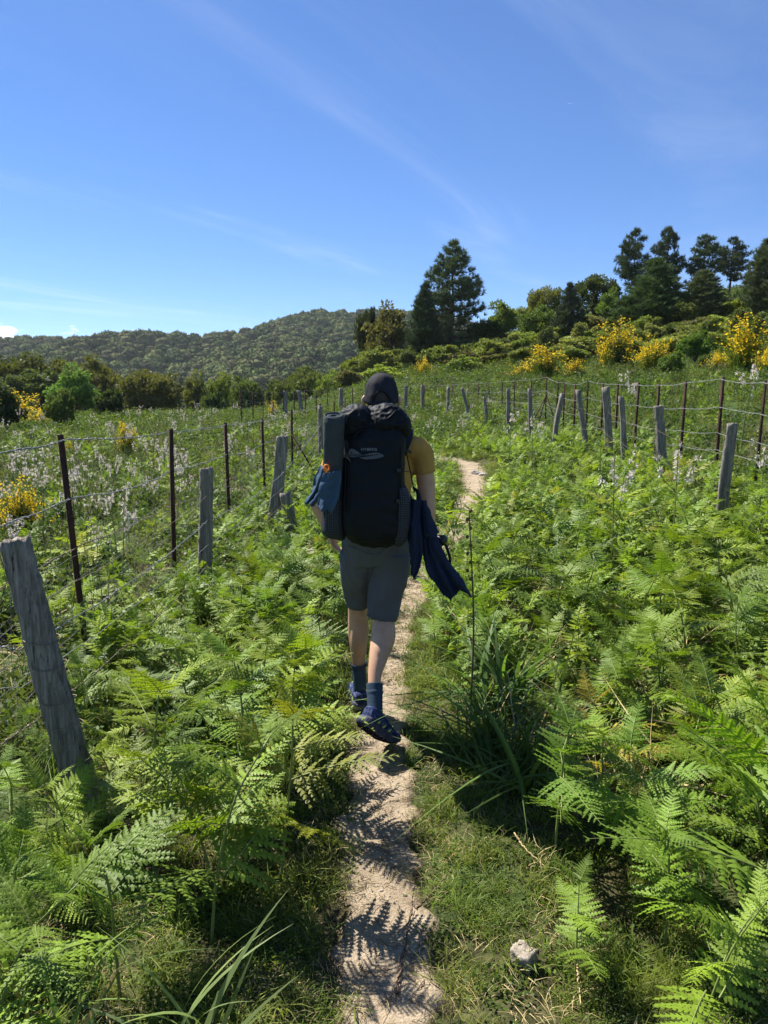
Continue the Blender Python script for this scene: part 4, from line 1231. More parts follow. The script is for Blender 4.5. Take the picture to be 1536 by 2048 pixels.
# ---------------------------------------------------------------- backpack (worn: a thing of its own)
pack = empty('backpack', tuple(A(750, 1088, 3.6)))
tag(pack, 'large black rolltop backpack with grey logo on the hiker\'s back', 'backpack')
def pk(o): return rel(o, pack)
prow = [(1093, 722, 804, 3.55, .18), (1089, 703, 812, 3.51, .23), (1080, 692, 815, 3.48, .27), (1064, 685, 816, 3.455, .295), (1040, 682, 814, 3.445, .31), (1000, 682, 812, 3.44, .32), (950, 683, 811, 3.45, .32), (900, 684, 810, 3.465, .31),
        (865, 685, 810, 3.485, .29), (845, 689, 808, 3.51, .26), (832, 700, 800, 3.54, .2)]
ctr, rad = [], []
for py, xl, xr, yb, dp in prow:
    l_, r_ = A(xl, py, yb + dp * .3), A(xr, py, yb + dp * .3)
    ctr.append([(l_[0] + r_[0]) / 2, yb + dp / 2, (A((xl + xr) / 2, py, yb + .02))[2]]); rad.append(((r_[0] - l_[0]) / 2, dp / 2))
main = tube(ctr, rad, 72, 100, ref=(0, 1, 0), expo=2.9, flat=True).build('main_bag', PACK, pack, True); pk(main)
displace_me(main.data, .012, 6, 1, (1, 1, .8)); displace_me(main.data, .008, 15, 4, (1, 1, .8), True)
def pack_back(x, z):
    """y of the camera-facing face of the bag"""
    c = np.array(ctr); r = np.array(rad); zs = c[:, 2]
    cx_, cy_ = np.interp(z, zs, c[:, 0]), np.interp(z, zs, c[:, 1]); a_, b_ = np.interp(z, zs, r[:, 0]), np.interp(z, zs, r[:, 1])
    t = np.clip(np.abs((x - cx_) / a_), 0, .98)
    return cy_ - b_ * (1 - t ** 2.9) ** (1 / 2.9)
# rolled top pulled down in the middle into two bulges
rt = MB()
tube([A(690, 872, 3.60), A(700, 852, 3.58), A(715, 843, 3.57), A(733, 856, 3.585), A(744, 866, 3.60)], [(.045, .06), (.072, .085), (.080, .09), (.058, .075), (.05, .06)], 22, 26, ref=(0, 1, 0), mb=rt)
tube([A(738, 866, 3.60), A(752, 850, 3.585), A(774, 841, 3.575), A(794, 848, 3.59), A(802, 868, 3.61)], [(.05, .06), (.072, .085), (.082, .095), (.070, .085), (.045, .06)], 22, 26, ref=(0, 1, 0), mb=rt)
roll = pk(remeshed(rt, 'roll_top', PACK, .006, 3, pack))
displace_me(roll.data, .012, 13, 3, (1, 1, 1)); displace_me(roll.data, .008, 26, 6, (1, 1, 1.4), True)
# crease folds under the roll
for k, q in enumerate([[(700, 884), (712, 868), (724, 861), (740, 860)], [(688, 866), (704, 874), (716, 876)], [(748, 846), (764, 842), (780, 834), (792, 820)], [(705, 850), (722, 856), (736, 852)]]):
    pts = [np.array(at(x, y, 3.5)) for x, y in q]
    for p in pts: p[1] = min(pack_back(p[0], p[2]), 3.56 if k < 2 else 3.487) + .002
    pk(tube(pts, [(.002, .003)] + [(.006, .008)] * (len(pts) - 2) + [(.002, .003)], 10, 20, ref=(0, 1, 0)).build('fold', PACK, pack, True))
def strap(pts, w, t, name, par, mat=PACK2, ref=(0, 1, 0)):
    return pk(tube(pts, [(w, t)] * len(pts), 10, 26, ref=ref, expo=5).build(name, mat, par, True))
strap([A(741, 812, 3.62), A(741, 830, 3.535), A(740, 856, 3.515), A(740, 885, 3.47)], .010, .0025, 'top_strap', pack)
bk = strap([A(740, 846, 3.512), A(740, 856, 3.505), A(740, 864, 3.505)], .014, .006, 'buckle', pack, BLACKP)
# shoulder straps
for sx, x0 in ((1, .0), (-1, 0)):
    cx_ = -.03
    q = [V3(cx_ + sx * .12, 3.76, 1.40), V3(cx_ + sx * .145, 3.83, 1.475), V3(cx_ + sx * .15, 3.91, 1.522), V3(cx_ + sx * .145, 4.0, 1.49), V3(cx_ + sx * .135, 4.07, 1.36), V3(cx_ + sx * .16, 4.05, 1.20), V3(cx_ + sx * .19, 3.93, 1.08), V3(cx_ + sx * .17, 3.76, 1.0)]
    pk(tube(q, [(.034, .009)] * 5 + [(.015, .003)] * 3, 14, 60, ref=(0, .4, .9), expo=3).build('shoulder_strap', PACK2, pack, True))
strap([A(809, 868, 3.60), A(813, 905, 3.66), A(822, 950, 3.70), A(829, 985, 3.72)], .003, .002, 'side_cord', pack)
strap([A(811, 903, 3.60), A(817, 902, 3.60), A(822, 905, 3.61)], .007, .004, 'cord_lock', pack, BLACKP)
strap([A(696, 1090, 3.5), A(718, 1099, 3.5), A(742, 1108, 3.5), A(762, 1104, 3.5), A(772, 1090, 3.5)], .0016, .0016, 'cord_loop', pack, BLACKP)
for sx_, name_ in ((-.86, 'side_seam'), (.86, 'side_seam')):       # piped seams down both edges of the back panel
    pts = []
    for z_ in np.linspace(ctr[2][2], ctr[-3][2], 14):
        cx_ = np.interp(z_, [c_[2] for c_ in ctr], [c_[0] for c_ in ctr]); a_ = np.interp(z_, [c_[2] for c_ in ctr], [r_[0] for r_ in rad])
        x_ = cx_ + sx_ * a_; pts.append([x_, pack_back(x_, z_) - .004, z_])
    pk(tube(pts, .0028, 6, 40, ref=(0, 1, 0)).build(name_, PACK2, pack, True))
for y0_, x0_, x1_ in ((940, 797, 818), (868, 690, 676), (1000, 796, 820)):   # compression straps with ladder locks
    p0, p1 = A(x0_, y0_, 3.5), A(x1_, y0_ + 3, 3.6); p0[1] = pack_back(p0[0], p0[2]) - .006
    strap([p0, (p0 + p1) / 2 + V3(0, -.012, 0), p1], .007, .002, 'compression_strap', pack, ref=(0, 0, 1))
    strap([p0 + V3(0, -.003, -.008), p0 + V3(0, -.004, .0), p0 + V3(0, -.003, .008)], .010, .004, 'ladder_lock', pack, BLACKP)
# side pockets of dotted mesh
lp = [(1080, 676, 690, 3.56, .12), (1072, 646, 690, 3.52, .20), (1050, 641, 692, 3.50, .24), (1010, 642, 692, 3.50, .24), (975, 648, 692, 3.51, .22), (962, 652, 692, 3.52, .20)]
rp = [(1090, 790, 806, 3.53, .14), (1082, 782, 816, 3.49, .22), (1055, 784, 820, 3.47, .26), (1020, 788, 821, 3.465, .26), (992, 792, 820, 3.47, .25), (976, 792, 812, 3.475, .22)]
for rows_ in (lp, rp):
    c, r = [], []
    for py, xl, xr, yb, dp in rows_:
        l_, r_ = A(xl, py, yb + .03), A(xr, py, yb + .03); c.append([(l_[0] + r_[0]) / 2, yb + dp / 2, l_[2]]); r.append(((r_[0] - l_[0]) / 2, dp / 2))
    o = pk(tube(c, r, 40, 40, ref=(0, 1, 0), expo=2.8, flat=True).build('side_pocket', POCKET, pack, True)); displace_me(o.data, .006, 14, 7)
# lettering and mark, printed on the bag's face
tx = bpy.data.curves.new('letters', 'FONT'); tx.body = 'HYBERG'; tx.size = .0175; tx.space_character = 1.22; tx.align_x = 'CENTER'; tx.extrude = 0; tx.offset = -.0001
to = bpy.data.objects.new('tmp', tx); COL.objects.link(to)
tm = bpy.data.meshes.new_from_object(to.evaluated_get(bpy.context.evaluated_depsgraph_get())); bpy.data.objects.remove(to)
TC = A(738, 901, 3.465)
co = np.empty(len(tm.vertices) * 3, np.float32); tm.vertices.foreach_get('co', co); co = co.reshape(-1, 3)
X_, Z_ = TC[0] + co[:, 0], TC[2] + co[:, 1]
co = np.c_[X_, pack_back(X_, Z_) - .0095, Z_]; tm.vertices.foreach_set('co', co.astype(np.float32).ravel()); tm.update()
tm.materials.clear(); tm.materials.append(TEXTM); pk(link('lettering', tm, pack))
def printed(name, outline, off, mat, par, hole=None):
    """flat print following the bag's face, from a pixel outline"""
    bm = bmesh.new()
    def ring(o):
        vs = []
        P = catmull(np.array([(x, y, 0) for x, y in o] + [(*o[0], 0)], float), len(o) * 5)[:-1]
        for x, y, _ in P:
            q = at(x, y, 3.46); vs.append(bm.verts.new((q.x, pack_back(q.x, q.z) - off, q.z)))
        return [bm.edges.new((vs[i], vs[(i + 1) % len(vs)])) for i in range(len(vs))]
    ed = ring(outline) + (ring(hole) if hole else [])
    bmesh.ops.triangle_fill(bm, use_beauty=True, edges=ed)
    me = bpy.data.meshes.new(name); bm.to_mesh(me); bm.free(); me.materials.append(mat)
    o = link(name, me, par)
    return pk(o) if par is pack else o
lg = printed('logo', [(695, 906), (699, 899), (706, 898), (714, 902), (722, 908), (730, 909), (742, 906), (755, 905), (763, 908), (768, 912), (757, 916), (742, 918), (728, 918), (716, 914), (704, 915), (697, 912)], .0095, LOGO, pack,
             [(703, 909), (705, 905), (702, 906)])
printed('logo_line', [(712, 914), (724, 911), (740, 910), (757, 908), (757, 909), (740, 912), (727, 914)], .0102, PACK, lg)

# ---------------------------------------------------------------- rolled sleeping mat in the side pocket
mt = np.array(at(668, 834, 3.46)); mbm = np.array(at(664, 985, 3.555)); axm = mt - mbm; Lm = np.linalg.norm(axm); axm /= Lm
u_ = np.cross(axm, V3(0, 1, 0)); u_ /= np.linalg.norm(u_); w_ = np.cross(axm, u_)
th = np.linspace(0, 2 * math.pi * 5.2, 260); rr_ = .010 + (.048 - .010) * th / th[-1]
sp_ = np.stack([np.cos(th + 2.6) * rr_, np.sin(th + 2.6) * rr_], 1)
Vm = []
for q in np.linspace(0, 1, 14):
    off = (.004 * np.sin(th * .7 + 2) + .0022 * th / 6.28) * (q > .95)
    Vm.append(mbm + axm * (q * Lm) + u_ * sp_[:, :1] + w_ * sp_[:, 1:] + axm * off[:, None])
Vm = np.concatenate(Vm); n = 260
Fm = np.array([(k * n + j, k * n + j + 1, (k + 1) * n + j + 1, (k + 1) * n + j) for k in range(13) for j in range(n - 1)])
mat_roll = MB().add(Vm, Fm).build('sleeping_mat', MAT_FOAM, None, True)
so = mat_roll.modifiers.new('thick', 'SOLIDIFY'); so.thickness = .006; so.offset = 0
tag(mat_roll, 'rolled grey foam sleeping mat standing in the pack\'s left side pocket', 'sleeping mat')

# ---------------------------------------------------------------- cloth: pleated sheet between two edges
def cloth(name, left, right, Yl, Yr, mat, amp=.012, folds=3.0, seed=0, parent=None, th_=.004, tip=None):
    n, m = 26, 40
    Lp = catmull([A(x, y, Yl) for x, y in left], m); Rp = catmull([A(x, y, Yr) for x, y in right], m)
    u = np.linspace(0, 1, n)
    G = Lp[:, None] * (1 - u)[None, :, None] + Rp[:, None] * u[None, :, None]
    vv = np.linspace(0, 1, m)[:, None]
    wv = np.sin((u[None] * folds + .35 * np.sin(vv * 2.2 + seed) + vv * .5) * 2 * math.pi + seed) * (.35 + .65 * vv)
    G[..., 1] -= amp * wv + .02 * np.sin(u * math.pi)[None]
    G[-1, :, 2] += .007 * np.sin(u * 9 + seed)
    F = np.array([(k * n + j, k * n + j + 1, (k + 1) * n + j + 1, (k + 1) * n + j) for k in range(m - 1) for j in range(n - 1)])
    o = MB().add(G.reshape(-1, 3), F).build(name, mat, parent, True)
    displace_me(o.data, .014, 13, seed, (1, 1, .7)); displace_me(o.data, .006, 30, seed + 3, (1, 1, .6), True)
    so = o.modifiers.new('thick', 'SOLIDIFY'); so.thickness = th_; so.offset = 0
    return o
tw = empty('blue_towel', tuple(A(655, 945, 3.5))); tag(tw, 'dusty blue towel clipped over the pack\'s left side pocket', 'towel')
rel(cloth('front_lobe', [(648, 946), (643, 962), (639, 985), (633, 1014)], [(682, 940), (683, 962), (676, 995), (664, 1026)], 3.46, 3.45, TOWEL, .010, 1.6, 1, tw), tw)
rel(cloth('rear_lobe', [(640, 930), (629, 955), (621, 982), (612, 1004)], [(656, 938), (650, 965), (641, 990), (628, 1011)], 3.56, 3.52, TOWEL, .014, 1.8, 4, tw), tw)
jk = empty('blue_jacket', tuple(A(838, 1000, 3.6))); tag(jk, 'dark blue jacket hanging loose from the right side of the pack', 'jacket')
rel(cloth('left_panel', [(823, 996), (818, 1035), (815, 1066), (820, 1110), (824, 1152)], [(842, 1000), (840, 1045), (844, 1090), (842, 1128), (829, 1157)], 3.54, 3.55, JACKET, .012, 1.7, 2, jk), jk)
rel(cloth('tail_panel', [(836, 1002), (838, 1060), (849, 1130), (872, 1168), (901, 1201)], [(852, 1004), (868, 1052), (884, 1104), (905, 1140), (922, 1172)], 3.58, 3.60, JACKET, .016, 1.9, 5, jk), jk)
rel(cloth('sleeve', [(848, 1040), (856, 1085), (872, 1125), (894, 1162), (941, 1193)], [(862, 1040), (878, 1085), (896, 1116), (920, 1150), (943, 1191)], 3.57, 3.57, JACKET, .010, 1.2, 3, jk), jk)
rel(cloth('collar_flap', [(842, 1000), (846, 1035), (849, 1060), (852, 1077)], [(851, 1000), (863, 1028), (872, 1048), (879, 1066)], 3.545, 3.56, JACKET, .008, 1.1, 7, jk), jk)
rel(tube([A(826, 975, 3.62), A(836, 985, 3.6), A(838, 1005, 3.56)], [.006, .010, .014], 10, 16).build('hanging_loop', PACK2, jk, True), jk)
# orange clip
oc = empty('orange_clip', tuple(A(651, 937, 3.45))); tag(oc, 'small bright orange clip holding the blue towel to the mat', 'clip')
th = np.linspace(0, 2 * math.pi, 26)
c = A(653, 936, 3.44)
rel(tube(np.c_[c[0] + .012 * np.cos(th), c[1] + .004 * np.cos(th), c[2] + .014 * np.sin(th)], .0042, 8, ref=(0, 1, 0)).build('ring', ORANGE, oc, True), oc)
rel(tube([c + V3(-.012, -.004, .002), c + V3(-.004, -.006, -.006), c + V3(.002, -.006, -.022)], [(.008, .005), (.010, .006), (.005, .004)], 10, 12).build('tongue', ORANGE, oc, True), oc)
# dark round pole grip with wrist strap beside the jacket
kb = empty('pole_grip', tuple(A(882, 1080, 3.6))); tag(kb, 'round dark pole grip with wrist strap beside the blue jacket', 'grip')
c = A(883, 1080, 3.62)
rel(tube([c + V3(-.075, .05, .01), c + V3(-.045, .02, .008), c + V3(-.015, .0, .002), c + V3(.012, -.008, 0), c + V3(.028, -.012, -.002)], [.012, .013, .024, .027, .010], 18, 26).build('knob', BLACKP, kb, True), kb)
rel(tube([c + V3(.02, 0, -.022), A(895, 1100, 3.61), A(900, 1118, 3.6), A(897, 1134, 3.6), A(890, 1120, 3.61), A(882, 1106, 3.62), A(877, 1088, 3.63)], [(.007, .0015)] * 7, 8, 40, ref=(.2, 1, 0)).build('wrist_strap', PACK2, kb, True), kb)
# ================================================================== ferns, asphodels, grass
def pinna_mb(seed, n=22, m=8, droop=.22, width=.34, curl=.0):
    """one blade of bracken, length 1 along +X: rachis, pinnules, each pinnule cut into small lobes"""
    g = np.random.default_rng(seed)
    def axis(t): return np.stack([t * (1 - .06 * t), .05 * np.sin(t * 2 + seed), .10 * t - droop * t ** 2 - curl * np.maximum(0, t - .75) ** 2 * 4], -1)
    mb = MB()
    tt = np.linspace(0, 1, 12); tube(axis(tt), np.linspace(.0085, .002, 12), 4, mb=mb, cap=False, ref=(0, 0, 1), mat=1)
    t = np.linspace(.045, .985, n) 
    B, Dd, Ln = [], [], []
    for s in (-1, 1):
        tj = np.clip(t + g.normal(0, .006, n), .02, .99)
        pl = width * ((1 - tj) ** .8) * np.minimum(1, .72 + tj * 4) * g.uniform(.88, 1.1, n) + .018
        an = R(72) - R(28) * tj + g.normal(0, .05, n)
        z = -.10 + g.normal(0, .14, n)
        d = np.stack([np.cos(an), s * np.sin(an), z], -1); d /= np.linalg.norm(d, axis=1, keepdims=True)
        B.append(axis(tj)); Dd.append(d); Ln.append(pl)
    B, Dd, Ln = np.concatenate(B), np.concatenate(Dd), np.concatenate(Ln)
    k = len(B)
    up = np.tile([0, 0, 1.0], (k, 1)); side = np.cross(up, Dd); side /= np.linalg.norm(side, axis=1, keepdims=True); nrm = np.cross(Dd, side)
    s = (np.arange(m) + .5) / m
    for sg in (-1, 1):
        Lb = np.minimum(Ln[:, None] * .20, .048) * (1 - s[None] * .78) * g.uniform(.85, 1.15, (k, m)) + .003
        w = (Ln / m * .54)[:, None] * np.ones(m)[None]
        P = B[:, None] + Dd[:, None] * (Ln[:, None] * s[None])[..., None] - nrm[:, None] * (.16 * Ln[:, None] * s[None] ** 2)[..., None]
        ld = Dd[:, None] * .45 + side[:, None] * sg * .88 - nrm[:, None] * (.16 + g.normal(0, .10, (k, m)))[..., None]
        Dw = Dd[:, None] * w[..., None]
        a, b = P - Dw, P + Dw
        c, d = P + ld * Lb[..., None] + Dw * .42, P + ld * Lb[..., None] - Dw * .30
        V = np.stack([a, b, c, d], 2).reshape(-1, 3)
        mb.add(V, np.arange(len(V)).reshape(-1, 4), 0)
    # midrib blade joining the lobes of each pinnule
    hw_ = side * (np.minimum(Ln * .045, .010))[:, None]
    M0 = B; M1 = B + Dd * (Ln * .5)[:, None] - nrm * (.04 * Ln)[:, None]; M2 = B + Dd * (Ln * .95)[:, None] - nrm * (.145 * Ln)[:, None]
    V = np.stack([M0 - hw_, M0 + hw_, M1 + hw_, M1 - hw_, M2 + hw_ * .4, M2 - hw_ * .4], 1).reshape(-1, 3); i6 = np.arange(k)[:, None] * 6
    mb.add(V, np.concatenate([np.concatenate([i6, i6 + 1, i6 + 2, i6 + 3], 1), np.concatenate([i6 + 3, i6 + 2, i6 + 4, i6 + 5], 1)]), 0)
    # tip of each pinnule
    T0 = B + Dd * (Ln * .92)[:, None] - nrm * (.14 * Ln)[:, None]; T1 = B + Dd * (Ln * 1.06)[:, None] - nrm * (.18 * Ln)[:, None]
    ws = side * (Ln * .028 + .003)[:, None]
    V = np.stack([T0 - ws, T0 + ws, T1], 1).reshape(-1, 3); mb.add(V, np.arange(len(V)).reshape(-1, 3), 0)
    return mb
PINNA = [pinna_mb(100 + k, 16 if k < 3 else 14, 7, .16 + .07 * (k % 3), .33 + .03 * (k % 2), .9 * (k % 3 == 2)) for k in range(6)]
PINNA_ME = [p.mesh('frond', [LEAF, STEM]) for p in PINNA]

def fern_spec(seed, pairs=4):
    """a bracken plant one unit high: list of (pinna, matrix) and the stipe"""
    g = np.random.default_rng(seed)
    lean = g.normal(0, .10, 2)
    st = np.array([[0, 0, 0], [lean[0] * .2, lean[1] * .2, .35], [lean[0] * .7, lean[1] * .7, .7], [lean[0] * 1.5 + .03, lean[1] * 1.5, .96]])
    ax = catmull(st, 40)
    out = []
    plane = g.uniform(0, 6.28)
    for k in range(pairs):
        f = .36 + .58 * k / (pairs - 1) if pairs > 1 else .6
        L = (.74 - .44 * k / max(1, pairs - 1)) * g.uniform(.85, 1.1)
        for s in (0, math.pi):
            a = plane + s + g.normal(0, .22) + .25 * (k % 2) + (.35 if s else -.35) * (k / pairs)
            pitch = -(R(22) + R(24) * k / pairs) + g.normal(0, .15)
            M = Matrix.Translation(Vector(ax[min(39, int(f * 40))])) @ Matrix.Rotation(a, 4, 'Z') @ Matrix.Rotation(pitch, 4, 'Y') @ Matrix.Rotation(g.normal(0, .30), 4, 'X') @ Matrix.Scale(L * g.uniform(.9, 1.05), 4)
            out.append((int(g.integers(0, 6)), M))
    M = Matrix.Translation(Vector(ax[38])) @ Matrix.Rotation(plane + 1.57 + g.normal(0, .3), 4, 'Z') @ Matrix.Rotation(-R(48), 4, 'Y') @ Matrix.Scale(.36, 4)
    out.append((2, M))
    return out, st
SPECS = [fern_spec(200 + k, 4 if k < 5 else 3) for k in range(8)]
STEMS = [tube(st, [.0085, .0075, .006, .004], 6, 14).mesh('stem', STEM, True) for _, st in SPECS]
def pinna_low(seed, n=15, droop=.22, width=.31):
    """the same blade for plants further off: each pinnule one lance with a fold"""
    g = np.random.default_rng(seed)
    def axis(t): return np.stack([t * (1 - .06 * t), .05 * np.sin(t * 2 + seed), .10 * t - droop * t ** 2], -1)
    mb = MB(); tt = np.linspace(0, 1, 5); tube(axis(tt), np.linspace(.009, .003, 5), 3, mb=mb, cap=False, ref=(0, 0, 1), mat=1)
    for s in (-1, 1):
        t = np.clip(np.linspace(.045, .985, n) + g.normal(0, .008, n), .02, .99)
        pl = width * ((1 - t) ** .8) * np.minimum(1, .72 + t * 4) * g.uniform(.85, 1.15, n) + .02
        an = R(72) - R(28) * t + g.normal(0, .07, n)
        d = np.stack([np.cos(an), s * np.sin(an), -.10 + g.normal(0, .22, n)], -1); d /= np.linalg.norm(d, axis=1, keepdims=True)
        side = np.cross(np.tile([0, 0, 1.], (n, 1)), d); side /= np.linalg.norm(side, axis=1, keepdims=True)
        B = axis(t); w = np.minimum(.19 * pl, .044)[:, None]; dn = np.array([0, 0, -1.])
        a = B + d * (pl * .10)[:, None]; m1 = B + d * (pl * .38)[:, None] - np.array([0, 0, .02]) * pl[:, None]; e = B + d * pl[:, None] + dn * (.16 * pl)[:, None]
        V = np.stack([B, m1 + side * w + dn * w * .3, e, m1 - side * w + dn * w * .3, m1], 1).reshape(-1, 3)
        i = np.arange(n)[:, None] * 5
        mb.add(V, np.concatenate([np.concatenate([i, i + 1, i + 4], 1), np.concatenate([i + 1, i + 2, i + 4], 1), np.concatenate([i + 2, i + 3, i + 4], 1), np.concatenate([i + 3, i, i + 4], 1)]), 0)
    return mb
PLOW = [pinna_low(150 + k, 13, .16 + .07 * (k % 3), .32 + .03 * (k % 2)) for k in range(6)]
def fern_low(k):
    mb = MB()
    for i, M in SPECS[k][0]: mb.addmb(PLOW[i], M)
    tube(SPECS[k][1], [.0085, .0075, .006, .004], 4, 6, mb=mb, mat=1)
    return mb.mesh('bracken_fern', [LEAF, STEM])
def fern_joined(k):
    mb = MB()
    for i, M in SPECS[k][0]: mb.addmb(PINNA[i], M)
    tube(SPECS[k][1], [.0085, .0075, .006, .004], 5, 8, mb=mb, mat=1)
    return mb.mesh('bracken_fern', [LEAF, STEM])
JOINED = [fern_joined(k) for k in range(8)]
LOW = [fern_low(k) for k in range(8)]

FERN_C = [(.142, .212, .028), (.116, .188, .028), (.166, .232, .030), (.126, .198, .034), (.182, .240, .030)]
gf = np.random.default_rng(77)
def fern(x, y, h, label, group=None, k=None, parts=False, color=None, rz=None, tilt=(0, 0), sx=1.0):
    k = int(gf.integers(0, 8)) if k is None else k
    rz = gf.uniform(0, 6.28) if rz is None else rz
    color = color or FERN_C[int(gf.integers(0, 5))]
    z = gh(x, y) - .02
    if parts:
        e = empty('bracken_fern', (x, y, z)); e.rotation_euler = (tilt[0], tilt[1], rz); e.scale = (h * sx, h * sx, h)
        link('stem', STEMS[k], e)
        for i, M in SPECS[k][0]:
            o = link('frond', PINNA_ME[i], e, color); o.matrix_local = M
    else:
        e = link('bracken_fern', JOINED[k] if y < 6 else LOW[k], None, color); e.location = (x, y, z); e.rotation_euler = (tilt[0], tilt[1], rz); e.scale = (h * sx, h * sx, h)
    tag(e, label, 'fern', group); return e

taken = []
def poisson(n, xr, yr, dmin, ok, tries=60000):
    out = []
    for _ in range(tries):
        if len(out) >= n: break
        x, y = gf.uniform(*xr), gf.uniform(*yr)
        if not ok(x, y): continue
        if any((x - a) ** 2 + (y - b) ** 2 < dmin * dmin for a, b in taken): continue
        taken.append((x, y)); out.append((x, y))
    return out
def off_path(x, y, m): return abs(x - float(path_x(y))) > float(path_w(y)) * .5 + m
def clear_of_hiker(x, y): return not (abs(x + .03) < .42 and 3.1 < y < 4.5)

# ---- ferns one can single out
def gp_(px, py): q = ground_hit(px, py); return q.x, q.y
hero = [
 (*gp_(1500, 1940), .86, 0, 'largest yellow green fern arching in from the right picture edge', (.17, .27, .035), 2.9, (0, -.12), 1.2),
 (*gp_(1400, 2080), .46, 1, 'bright fern low in the bottom right corner', (.17, .25, .032), .6, (.1, -.1), 1.1),
 (*gp_(1330, 1900), .52, 4, 'mid sized fern just left of the largest yellow green fern', (.15, .24, .032), 4.0, (0, 0), 1.15),
 (*gp_(1150, 1960), .36, 6, 'small upright fern rising from the grass right of the stone', (.15, .23, .03), 1.4, (0, 0), 1.1),
 (.66, 2.62, .60, 3, 'lone fern with dark stems in front of the strap leaved clump', (.115, .195, .030), .9, (0, .1), 1.1),
 (.98, 2.45, .58, 4, 'fern beside the lone dark stemmed one, towards the right edge', (.12, .20, .030), 2.1, (0, 0), 1.1),
 (1.05, 3.05, .50, 5, 'yellowing fern among green ones above the grass verge', (.26, .22, .030), 1.0, (0, 0), 1.0),
 (-1.06, 1.72, .58, 2, 'fern cut by the left picture edge above the long pale blades', (.14, .21, .03), .4, (0, .1), 1.1),
 (-.80, 1.98, .56, 0, 'fern with upright pale stem in the dark lower left corner', (.14, .22, .03), 3.6, (0, 0), 1.05),
]
hero += [
 (.50, 4.25, .46, 4, 'fresh fern beside the path just right of the jacket tail', (.13, .21, .03), .3, (0, 0), 1.1),
 (.34, 4.75, .40, 6, 'small fern crowding the path edge ahead of the hiker\'s right leg', (.14, .22, .03), 1.9, (0, 0), 1.1),
 (.66, 4.75, .50, 1, 'fern right of the small path edge fern, behind the bare seed stalk', (.12, .20, .03), 2.6, (0, 0), 1.1),
 (.46, 5.35, .46, 3, 'fern hanging over the path where it narrows beyond the hiker', (.13, .21, .03), 4.4, (0, -.15), 1.15),
 (-.66, 2.72, .48, 5, 'fern reaching towards the left path edge below the hiker\'s shoes', (.11, .19, .03), 5.5, (0, .1), 1.1),
]
for x, y, h, k, lb, c, rz, tl, sx in hero:
    taken.append((x, y)); fern(x, y, h, lb, None, k, True, c, rz, tl, sx)

zones = [
 # n, x range, y range, spacing, heights, ok, label, parts-up-to-Y
 (78, (-1.75, -.34), (2.05, 6.6), .19, (.56, .84), lambda x, y: off_path(x, y, .2 if y < 3.1 else .10) and clear_of_hiker(x, y) and not (x > -.44 and y < 2.5), 'green bracken fern in the bank between the path and left fence posts', 'bracken between path and left fence', 3.6),
 (22, (-3.6, -1.75), (2.4, 7.5), .34, (.34, .52), lambda x, y: True, 'bracken fern growing through and behind the left barbed wire', 'bracken behind the left wire', 0),
 (24, (-1.9, .9), (6.6, 15), .34, (.42, .62), lambda x, y: off_path(x, y, .12), 'bracken fern on the left side of the path ahead of the hiker', 'bracken left of the path ahead', 0),
 (22, (.82, 2.3), (1.9, 3.2), .23, (.46, .70), lambda x, y: True, 'bright bracken fern on the lower right verge', 'bracken on the lower right verge', 3.3),
 (112, (.35, 4.4), (3.2, 9.2), .27, (.48, .74), lambda x, y: off_path(x, y, .16) and clear_of_hiker(x, y) and not (x < .9 and 3.0 < y < 4.2), 'fresh green bracken fern in the wide bank right of the path', 'bracken right of the path', 3.9),
 (28, (.6, 5.0), (9.2, 18), .42, (.44, .64), lambda x, y: off_path(x, y, .45), 'bracken fern in the far part of the bank below the right fence', 'bracken below the right fence', 0),
]
def fern_place(lb, x, y):
    """say more exactly where in its bank a fern stands"""
    if 'between the path and left fence' in lb:
        if y < 3.0: return 'tall bracken fern in the lower left bank, ' + ('right in front of the nearest wooden post' if x < -.95 else 'leaning towards the sandy path')
        if y < 4.6: return 'bracken fern in the left bank level with the hiker, ' + ('close to the fence wires' if x < -1.0 else 'close to the hiker\'s legs')
        return 'bracken fern in the left bank beyond the hiker, near the upright wooden post'
    if 'wide bank right' in lb:
        a = 'left edge near the path' if x < 1.4 else 'middle' if x < 2.8 else 'right side near the fence'
        b = 'nearest rows' if y < 4.6 else 'middle rows' if y < 6.6 else 'back rows'
        return f'green bracken fern in the right bank, {b}, {a}'
    return lb
for n, xr, yr, dm, hr_, ok, lb0, gp0, py_ in zones:
    for x, y in poisson(n, xr, yr, dm, ok):
        lb = fern_place(lb0, x, y); gp = gp0 if lb == lb0 else lb.replace('bracken fern', 'bracken')
        if 'left bank' in lb and x < -1.05: hr_l = (.30, .46)
        elif 'left bank' in lb and y > 3.3: hr_l = (.42, .62)
        else: hr_l = hr_
        old = gf.random()
        fern(x, y, gf.uniform(*hr_l), lb, gp, color=(.24, .17, .045) if old < .010 else (.20, .215, .035) if old < .06 else None, parts=(y < py_), tilt=(gf.normal(0, .09), gf.normal(0, .09)), sx=gf.uniform(.95, 1.2))

